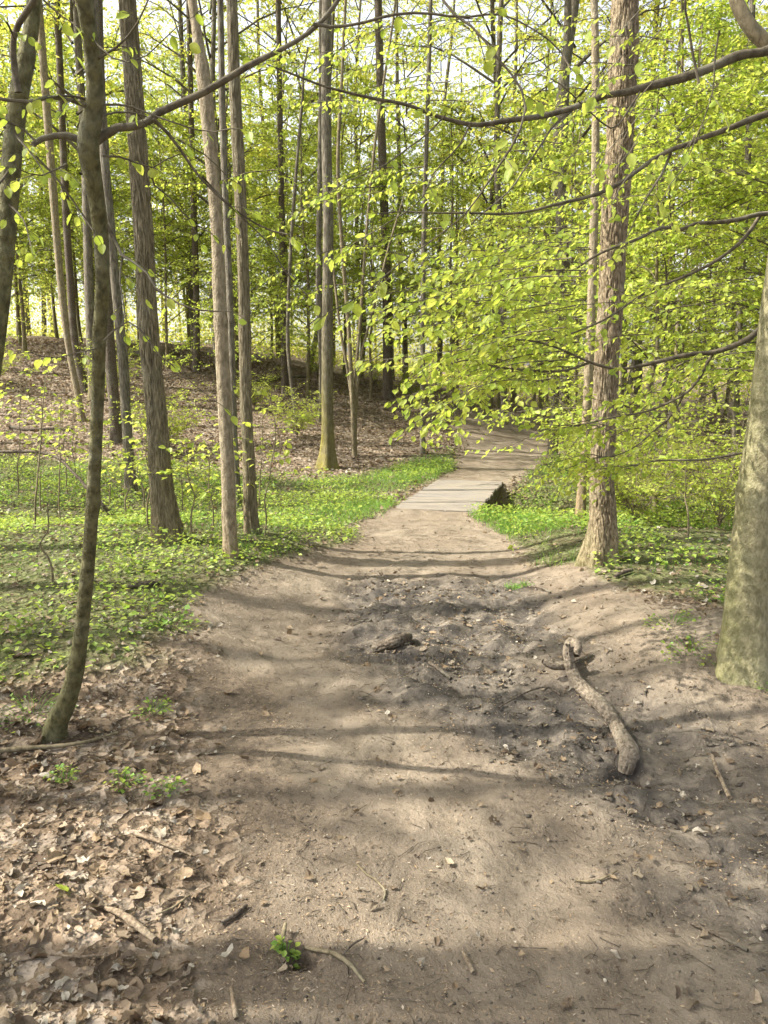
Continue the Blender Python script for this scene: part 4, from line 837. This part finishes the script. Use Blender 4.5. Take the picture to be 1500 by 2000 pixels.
stem_world([(*at(1118, 1296, Q[0][1] + .02), pxr(17, Q[0][1])), (*at(1100, 1300, Q[0][1] + .02), pxr(17, Q[0][1])), (*at(1082, 1301, Q[0][1]), pxr(15, Q[0][1])), (*at(1066, 1294, Q[0][1]), pxr(13, Q[0][1])), (*at(1060, 1291, Q[0][1]), pxr(9, Q[0][1]))], B_DEAD, fbk, off, 'side_stub', 14, 40)
lg = thing('log', 'short dark rotten log chunk lying on the path', 'log', G(766, 1266)); off = np.array(lg.location)
P = [gp(732, 1270, 7, .02), gp(735, 1269, 18, .015), gp(758, 1261, 21, .018), (gp(776, 1256, 20, .02)), gp(796, 1250, 17, .022), gp(798, 1249, 7, .024)]
stem_world(P, B_MUDDY, lg, off, 'stem', 40, 120, .007, 9)
STK = [
    ('straight tan stick lying among brown leaves at lower left', [(262, 1632, 7, .01), (300, 1645, 7, .012), (340, 1660, 6, .01), (375, 1672, 4, .004)], B_STICK),
    ('short thick pale bent stick in the leaf litter at lower left', [(205, 1776, 6, .005), (232, 1786, 11, .008), (262, 1806, 14, .008), (303, 1837, 11, .004)], B_STICK),
    ('curved dark twig beside the small hole near the bottom', [(596, 1856, 5, .01), (618, 1862, 7, .012), (650, 1868, 8, .012), (682, 1888, 8, .01), (712, 1920, 5, .004)], B_STEM),
    ('stubby twig standing up beside the small hole', [(545, 1852, 7, .0), (553, 1836, 8, .015), (558, 1820, 6, .03)], B_STEM),
    ('reddish brown stick at the right in the churned mud', [(1390, 1488, 6, .03), (1402, 1515, 8, .015), (1425, 1560, 8, .005)], B_STICK),
    ('thin dark curved twig on the bare path at lower right', [(1124, 1722, 4, .004), (1160, 1723, 4, .005), (1190, 1712, 4, .005), (1205, 1702, 3, .005)], B_STEM),
    ('dark straight twig near the right edge at the bottom', [(1350, 1806, 5, .004), (1400, 1828, 6, .005), (1460, 1858, 6, .004)], B_MUDDY),
    ('small grey stick pointing at the camera on the lower path', [(904, 1860, 5, .004), (914, 1880, 9, .004), (925, 1902, 8, .004)], B_STICK),
    ('thin forked-looking twig in the middle of the sunlit path', [(698, 1690, 4, .004), (715, 1708, 4, .004), (735, 1722, 3, .004), (752, 1742, 4, .004), (748, 1762, 3, .004)], B_STEM),
    ('small dark stick below the rotten log', [(838, 1296, 6, .01), (858, 1310, 8, .01), (880, 1326, 6, .005)], B_MUDDY),
    ('short brown twig at the bottom left frame edge', [(452, 1935, 6, .012), (456, 1962, 7, .01), (462, 1992, 9, .004)], B_STICK),
    ('dark wet twig on the left path edge near the bottom', [(432, 1806, 8, .006), (458, 1790, 9, .006), (482, 1770, 7, .006)], B_MUDDY),
    ('thin arched twig on the dark churned mud', [(972, 1386, 3, .01), (1020, 1366, 3, .03), (1065, 1352, 3, .03), (1094, 1360, 3, .01)], B_MUDDY),
    ('long thin branch in the litter at the foot of the forked tree', [(-20, 1474, 9, .01), (40, 1466, 9, .01), (110, 1462, 8, .012), (170, 1452, 6, .01), (230, 1434, 4, .01)], B_STEM),
    ('dark bark piece at the left green edge', [(238, 1148, 8, .005), (275, 1143, 11, .008), (312, 1138, 7, .005)], B_MUDDY),
    ('dark mossy stick beside the foot of the big furrowed trunk', [(1200, 1128, 7, .01), (1218, 1120, 9, .015), (1235, 1116, 6, .015)], B_MUDDY),
    ('thin brown twig at the grass tuft on the path', [(1030, 1148, 4, .01), (1055, 1150, 5, .012), (1075, 1158, 4, .005)], B_MUDDY),
    ('slim twig lying right of the thick pale stick', [(305, 1790, 3, .008), (340, 1775, 4, .008), (372, 1750, 3, .006)], B_STEM),
    ('pale twig among leaves at the lower left edge', [(100, 1870, 4, .01), (150, 1875, 5, .012), (200, 1872, 3, .01)], B_STICK),
    ('thin dark twig right of the small hole', [(668, 1872, 3, .01), (690, 1852, 4, .014), (710, 1838, 3, .01)], B_MUDDY),
]
for lab, pix, m in STK: lying('stick', lab, 'stick', pix, m, group='sticks on the ground', sides=7)
dk = thing('fallen_bough', 'long thin dark bough leaning over the herbs at left', 'branch', G(232, 1022)); off = np.array(dk.location); g = Geo()
limb(g, [at(-60, 884, 9.4), at(20, 880, 9.4), at(90, 886, 9.3), at(120, 900, 9.2), at(142, 922, 9.1), at(168, 952, 9.0), at(200, 988, 8.8), G(232, 1022) + [0, 0, .01]], .018, .02, 7, seed=5); add('stem', g.build('stem', B_MUDDY, True, off), dk)
for lab, pts, r in [('dark rotten log lying along the slope crest at far left', [(20, 838), (60, 842), (105, 840), (140, 842)], .05), ('brown fallen trunk on the crest behind the slim grey trunk', [(255, 692), (300, 700), (340, 696)], .12), ('pale dead branch lying on the litter mound', [(700, 818), (725, 826), (748, 838)], .018), ('long fallen trunk on the crest right of the olive-grey trunk', [(480, 752), (540, 742), (600, 738)], .07)]:
    P = np.array([G(*p) + [0, 0, r * .7] for p in pts]); o = thing('fallen_log', lab, 'log', P.mean(0), 'logs on the slope'); g = Geo(); limb(g, P, r, r * .6, 9, 24, seed=len(lab)); add('stem', g.build('stem', B_PALE if 'pale' in lab else B_MUDDY if 'dark' in lab else B_FAR, True, np.array(o.location)), o)

# ------------------------------------------------------------------ herbs, grass, litter
def scatter(n, x0, x1, y0, y1, prob, seed, p=1.):
    q = np.random.default_rng(seed); y = y0 + (y1 - y0) * q.random(n) ** p; x = q.uniform(x0, x1, n); k = q.random(n) < prob(x, y); return x[k], y[k], q
def inview(x, y, m=1.5): return (np.abs(x) < .5 * y + m)
g = Geo()
x, y, q = scatter(230000, -13, 12, 3.4, 17, lambda x, y: greenm(x, y) * inview(x, y) * np.clip(4.2 * (fbm(x * 1.7, y * 1.7, 3, 33) - .33) * np.interp(y, [3, 6, 8], [.75, .9, 1.4]), .03, 1), 50, .9)
hgt = (.03 + .13 * q.random(len(x))) * (.5 + vn(x * .8, y * .8, 61)) * np.where(y < 5.5, .6, 1)
pos = np.stack([x, y, zf(x, y) + hgt], 1); n = len(x); a = q.random(n) * 6.28
g.leaves(TPL8 if False else TPL2, pos, np.stack([np.cos(a), np.sin(a), q.normal(-.1, .3, n)], 1), nz(np.array([[0, 0, 1.]]) + q.normal(0, .38, (n, 3))), .036 * (.45 + .8 * q.random(n) + .9 * q.random(n) ** 5), .75 + .6 * q.random(n), np.clip(q.random(n) * .6 + .5 * vn(x * .9, y * .9, 35), 0, .99))
NH = n
sx = np.arange(0, n, 9); st = pos[sx]; 
hs = Geo(); hs.twigs(np.stack([st[:, 0] + q.normal(0, .02, len(sx)), st[:, 1], zf(st[:, 0], st[:, 1]) - .01], 1), (st * [1, 1, 1] - [0, 0, .03]), st, .0016, .001)
gc = add('ground_cover', g.build('ground_cover', HERB, False)); tag(gc, 'carpet of low green woodland herbs on both sides of the path', 'ground cover', kind='stuff')
add('herb_stems', hs.build('herb_stems', HERB), gc)['kind'] = 'stuff'
def blades(x, y, q, L, spread=.4):
    n = len(x); p0 = np.stack([x, y, zf(x, y) - .005], 1); d = np.stack([q.normal(0, spread, n), q.normal(0, spread, n), np.ones(n)], 1); d = nz(d); L = L * (.5 + q.random(n))
    pm = p0 + d * (L * .55)[:, None]; d2 = nz(d + np.stack([d[:, 0] * 1.3, d[:, 1] * 1.3, -.25 * np.ones(n)], 1)); p1 = pm + d2 * (L * .5)[:, None]
    s = nz(np.cross(d, q.normal(0, 1, (n, 3)))) * .0022; v = np.stack([p0 - s, p0 + s, pm - s * .8, pm + s * .8, p1], 1).reshape(-1, 3)
    f = (np.array([(0, 1, 3), (0, 3, 2), (2, 3, 4)])[None] + (np.arange(n) * 5)[:, None, None]).reshape(-1, 3); return v, f, np.repeat(q.random(n), 5)
g = Geo(); GR1 = G(945, 1022, False)[:2]; GR2 = G(735, 1000, False)[:2]
x, y, q = scatter(90000, -3, 4.2, 6.5, 15.5, lambda x, y: greenm(x, y) * np.clip(2.2 * np.exp(-((x - GR1[0]) ** 2 + (y - GR1[1]) ** 2) / .5) + .9 * np.exp(-((x - GR2[0]) ** 2 + (y - GR2[1]) ** 2) / 1.2) + .5 * S(.5 - sdf(GREENM, x, y) / .4) + .22 * (fbm(x * 1.1, y * 1.1, 2, 97) > .5), 0, 1), 51)
g.push(*blades(x, y, q, .11)[:2], None, blades(x, y, q, .11)[2]) if False else None
v, f, a = blades(x, y, q, .10); g.push(v, f, None, a)
gr = add('grass', g.build('grass', GRASSM, False)); tag(gr, 'fresh bright green grass at the ends and sides of the footbridge', 'grass', kind='stuff')
# grass tuft on the path
o = thing('grass_tuft', 'small lone grass tuft on the bare path before the big furrowed trunk', 'grass', G(1012, 1150)); q = np.random.default_rng(4); c = np.array(o.location)
x = c[0] + q.normal(0, .05, 160); y = c[1] + q.normal(0, .04, 160); v, f, a = blades(x, y, q, .06, .8); g = Geo(); g.push(v - c, f, None, a); add('blades', g.build('blades', GRASSM, False), o)
# single small plants
for i, (u, v, s, lab) in enumerate([(326, 1545, .075, 'rounded green herb on dark soil, right of two others at lower left'), (242, 1530, .085, 'loose green herb between two others in the leaf litter at lower left'), (126, 1522, .07, 'small flat herb left of two others in the leaf litter'), (560, 1864, .032, 'tiny green herb beside the small hole'), (330, 1222, .17, 'low green clump at the left path edge'), (1350, 1272, .15, 'small green clump left of the smooth near trunk'), (1482, 1320, .13, 'green clump right at the foot of the smooth near trunk'), (300, 1390, .10, 'small herb right of the forked tree foot'), (1310, 1215, .16, 'low sparse green patch on bare soil left of the smooth near trunk'), (60, 1395, .2, 'green herb clump left of the forked tree foot')]):
    q = np.random.default_rng(60 + i); c = G(u, v); o = thing('herb_plant', lab, 'plant', c, 'single small herbs'); n = int(26 * (1 + s * 9)); g = Geo(); h = Geo()
    r = s * np.sqrt(q.random(n)); a = q.random(n) * 6.28; x, y = c[0] + r * np.cos(a), c[1] + r * np.sin(a); z = zf(x, y) + .012 + .03 * q.random(n) * (1 - r / s * .6) * (1 + s * 6)
    g.leaves(TPL8, np.stack([x, y, z], 1), np.stack([np.cos(a), np.sin(a), q.normal(.0, .3, n)], 1), nz(np.array([[0, 0, 1.]]) + q.normal(0, .35, (n, 3))), .017 * (.6 + .9 * q.random(n)), 1.1 + .3 * q.random(n), q.random(n))
    h.twigs(np.stack([c[0] + (x - c[0]) * .4, c[1] + (y - c[1]) * .4, zf(x, y) - .01], 1), np.stack([c[0] + (x - c[0]) * .7, c[1] + (y - c[1]) * .7, z - .008], 1), np.stack([x, y, z], 1), .0011, .0007)
    add('leaves', g.build('leaves', HERB, False, c), o); add('stems', h.build('stems', HERB, False, c), o)
o = thing('fresh_leaf', 'single bright green fallen leaf on brown litter at lower left', 'leaf', G(133, 1752) + [0, 0, .02]); l = add('blade', BIGL[2], o); l.rotation_euler = (.5, -.15, 2.7); l.scale = (.055, .06, .055)

# dry leaves: the largest one by one, the rest as litter
LOB = [lobed(k) for k in range(8)]; LOBM = []
for k, (v, f) in enumerate(LOB): LOBM.append(mesh('dry_leaf', v, [np.array(f)], DRY, {'rnd': np.full(len(v), (k * .37) % 1)}))
def littden(x, y):
    off_ = 1 - pathm(x, y); near = np.clip(.22 + .8 * S(.5 - (x + .72 + .12 * (y - 2) + (fbm(x * 3, y * 3, 2, 66) - .4) * .9) / 1.1), 0, 1) * (y < 5)
    return np.clip(off_ * np.where(y < 5, near, .8) + .05 + .25 * mudm(x, y) * (fbm(x * 3, y * 3, 2, 71) > .42), 0, 1) * (1 - .55 * greenm(x, y))
x, y, q = scatter(4000, -2.2, 2.4, 1.75, 5.2, lambda x, y: littden(x, y) * inview(x, y, .1), 71, 1.5)
order = np.argsort(y)[:300] if len(y) > 300 else np.arange(len(y))
sel = np.random.default_rng(3).permutation(len(y))[:300]
for i in sel:
    o = add('dry_leaf', LOBM[int(q.integers(8))], GROUND_OBJ); s = .022 + .034 * q.random() ** 1.6
    if x[i] > -.4: s *= .7
    o.location = (x[i], y[i], float(zf(x[i], y[i])) + .006 + .012 * q.random()); o.rotation_euler = (q.normal(0, .4), q.normal(0, .4), q.random() * 6.28); o.scale = (s * 1.3, s * 1.3, s * (1 + .6 * q.random()))
g = Geo()
def litter(n, x0, x1, y0, y1, prob, seed, size, p=1., lift=.012, tilt=.55, lob=False):
    x, y, q = scatter(n, x0, x1, y0, y1, prob, seed, p); m = len(x); kk = q.integers(0, 9, m)
    for k in range(9):
        s = kk == k; c = int(s.sum()); a = q.random(c) * 6.28
        if c == 0: continue
        tp = LOB[k % 8] if lob and k > 5 else chip(k)
        g.leaves(tp, np.stack([x[s], y[s], zf(x[s], y[s]) + lift * q.random(c) + .004], 1), np.stack([np.cos(a), np.sin(a), q.normal(0, .25, c)], 1), nz(np.array([[0, 0, 1.]]) + q.normal(0, tilt, (c, 3))), size * (.45 + .9 * q.random(c)), None, q.random(c))
litter(9000, -2.6, 2.6, 1.6, 5.5, lambda x, y: littden(x, y) * inview(x, y, .2) * np.clip(2.2 * (fbm(x * 2.5, y * 2.5, 3, 91) - .25), .15, 1), 81, .042, 1.4, .012, .42, True)
litter(26000, -2.6, 2.6, 1.6, 5.5, lambda x, y: littden(x, y) * inview(x, y, .2), 85, .019, 1.5, .01, .6)
litter(16000, -7, 6, 4.5, 11, lambda x, y: np.clip((1 - pathm(x, y)) * (.8 - .4 * greenm(x, y)) + .03 + .1 * mudm(x, y), 0, 1) * inview(x, y), 82, .05)
litter(60000, -16, 14, 9.5, 30, lambda x, y: (1 - pathm(x, y)) * (1 - .75 * greenm(x, y)) * inview(x, y, 2), 83, .085, 1., .03, .7)
lt = add('leaf_litter', g.build('leaf_litter', DRY, False)); tag(lt, 'brown and grey dead leaves strewn over the forest floor', 'leaf litter', kind='stuff')
# fine debris on the bare earth: bud scales, crumbs, twiglets
g = Geo(); x, y, q = scatter(80000, -1.6, 2.8, 1.6, 9.5, lambda x, y: np.clip(.25 + .75 * pathm(x, y), 0, 1) * (.25 + .9 * (fbm(x * 2, y * 2, 3, 75) > .45)) * inview(x, y, .3), 86, 1.7)
n = len(x); a = q.random(n) * 6.28
g.leaves(TPL2, np.stack([x, y, zf(x, y) + .003], 1), np.stack([np.cos(a), np.sin(a), q.normal(0, .3, n)], 1), nz(np.array([[0, 0, 1.]]) + q.normal(0, .5, (n, 3))), .005 + .015 * q.random(n) ** 3, .25 + .45 * q.random(n), q.random(n))
pd = add('path_debris', g.build('path_debris', DEBRIS, False)); tag(pd, 'bud scales and crumbs of leaf scattered over the bare path', 'debris', kind='stuff')
g = Geo(); x, y, q = scatter(9000, -2.4, 2.8, 1.6, 9, lambda x, y: np.clip(.45 + .5 * mudm(x, y), 0, 1) * inview(x, y, .2), 87, 1.5)
n = len(x); a = q.random(n) * 6.28; L = .02 + .09 * q.random(n) ** 3; z = zf(x, y) + .004; d = np.stack([np.cos(a), np.sin(a), 0 * a], 1) * L[:, None]; p0 = np.stack([x, y, z], 1); p1 = p0 + d; p1[:, 2] = zf(p1[:, 0], p1[:, 1]) + .004
pm = (p0 + p1) / 2 + np.stack([q.normal(0, .12, n) * L, q.normal(0, .12, n) * L, .004 + 0 * a], 1); g.twigs(p0, pm, p1, .0018, .0011)
tw = add('twiglets', g.build('twiglets', B_MUDDY)); tag(tw, 'countless thin dark twiglets strewn over path and litter', 'twigs', kind='stuff')

# clods and crumbs of earth, thickest where the ground is churned
def clods(n, prob, seed, smin, smax, pw, y1, m):
    g = Geo(); x, y, q = scatter(n, -2.2, 2.8, 1.6, y1, prob, seed, 1.5); c = len(x); sz = smin + (smax - smin) * q.random(c) ** pw
    O = np.array([(1, 0, 0), (-1, 0, 0), (0, 1, 0), (0, -1, 0), (0, 0, .75), (0, 0, -.6)]); F = np.array([(0, 2, 4), (2, 1, 4), (1, 3, 4), (3, 0, 4), (2, 0, 5), (1, 2, 5), (3, 1, 5), (0, 3, 5)])
    a = q.random(c) * 6.28; J = O[None] * (.6 + .8 * q.random((c, 6, 1))) + q.normal(0, .22, (c, 6, 3)); ca, sa = np.cos(a)[:, None], np.sin(a)[:, None]
    V = np.stack([J[..., 0] * ca - J[..., 1] * sa, J[..., 0] * sa + J[..., 1] * ca, J[..., 2] * .7], -1) * sz[:, None, None] / 2 + np.stack([x, y, zf(x, y) + sz * .08], 1)[:, None]
    g.push(V.reshape(-1, 3), (F[None] + (np.arange(c) * 6)[:, None, None]).reshape(-1, 3), None, np.repeat(q.random(c), 6)); return g.build('clods', m, True)
EARTH, nt, out = mat('earth_clod')
c_ = ramp(nt, attr(nt, 'rnd'), [(0, (.05, .044, .036)), (.45, (.11, .094, .072)), (.8, (.18, .155, .12)), (1, (.235, .20, .155))])
n_ = N(nt, 'TexNoise', {'Vector': N(nt, 'NewGeometry').outputs['Position'], 'Scale': 160.0, 'Detail': 3.0}).outputs[0]
p_ = N(nt, 'BsdfPrincipled', {'Base Color': mix(nt, ramp(nt, n_, [(.4, (0, 0, 0)), (.6, (.6, .6, .6))]), c_, (.07, .06, .048)), 'Roughness': .95, 'Specular IOR Level': .1, 'Normal': N(nt, 'Bump', {'Height': n_, 'Strength': .6, 'Distance': .004}).outputs[0]}); nt.links.new(p_.outputs[0], out.inputs[0])
o = add('mud_clods', clods(14000, lambda x, y: mudm(x, y) * np.clip(3 * (fbm(x * 3, y * 3, 3, 55) - .3), 0, 1) * inview(x, y, .1), 95, .006, .045, 2.6, 7.5, EARTH)); tag(o, 'churned clods of dark dried mud around the fallen branch', 'mud', kind='stuff')
o = add('soil_crumbs', clods(42000, lambda x, y: np.clip(.2 + 1.6 * (fbm(x * 2.4, y * 2.4, 3, 57) - .3), .05, 1) * pathm(x, y) * inview(x, y, .1), 96, .003, .014, 3.0, 8.5, EARTH)); tag(o, 'fine crumbs of soil scattered over the trodden path', 'soil', kind='stuff')
g = Geo()
litter(5000, -1.0, 2.6, 1.7, 7, lambda x, y: mudm(x, y) * np.clip(4 * (fbm(x * 2.6, y * 2.6, 3, 58) - .36), 0, 1) * inview(x, y, .1), 97, .034, 1.3, .012, .5, True)
o = add('mud_litter', g.build('mud_litter', DRY, False)); tag(o, 'dead leaves trodden into the churned mud right of the path', 'leaf litter', kind='stuff')
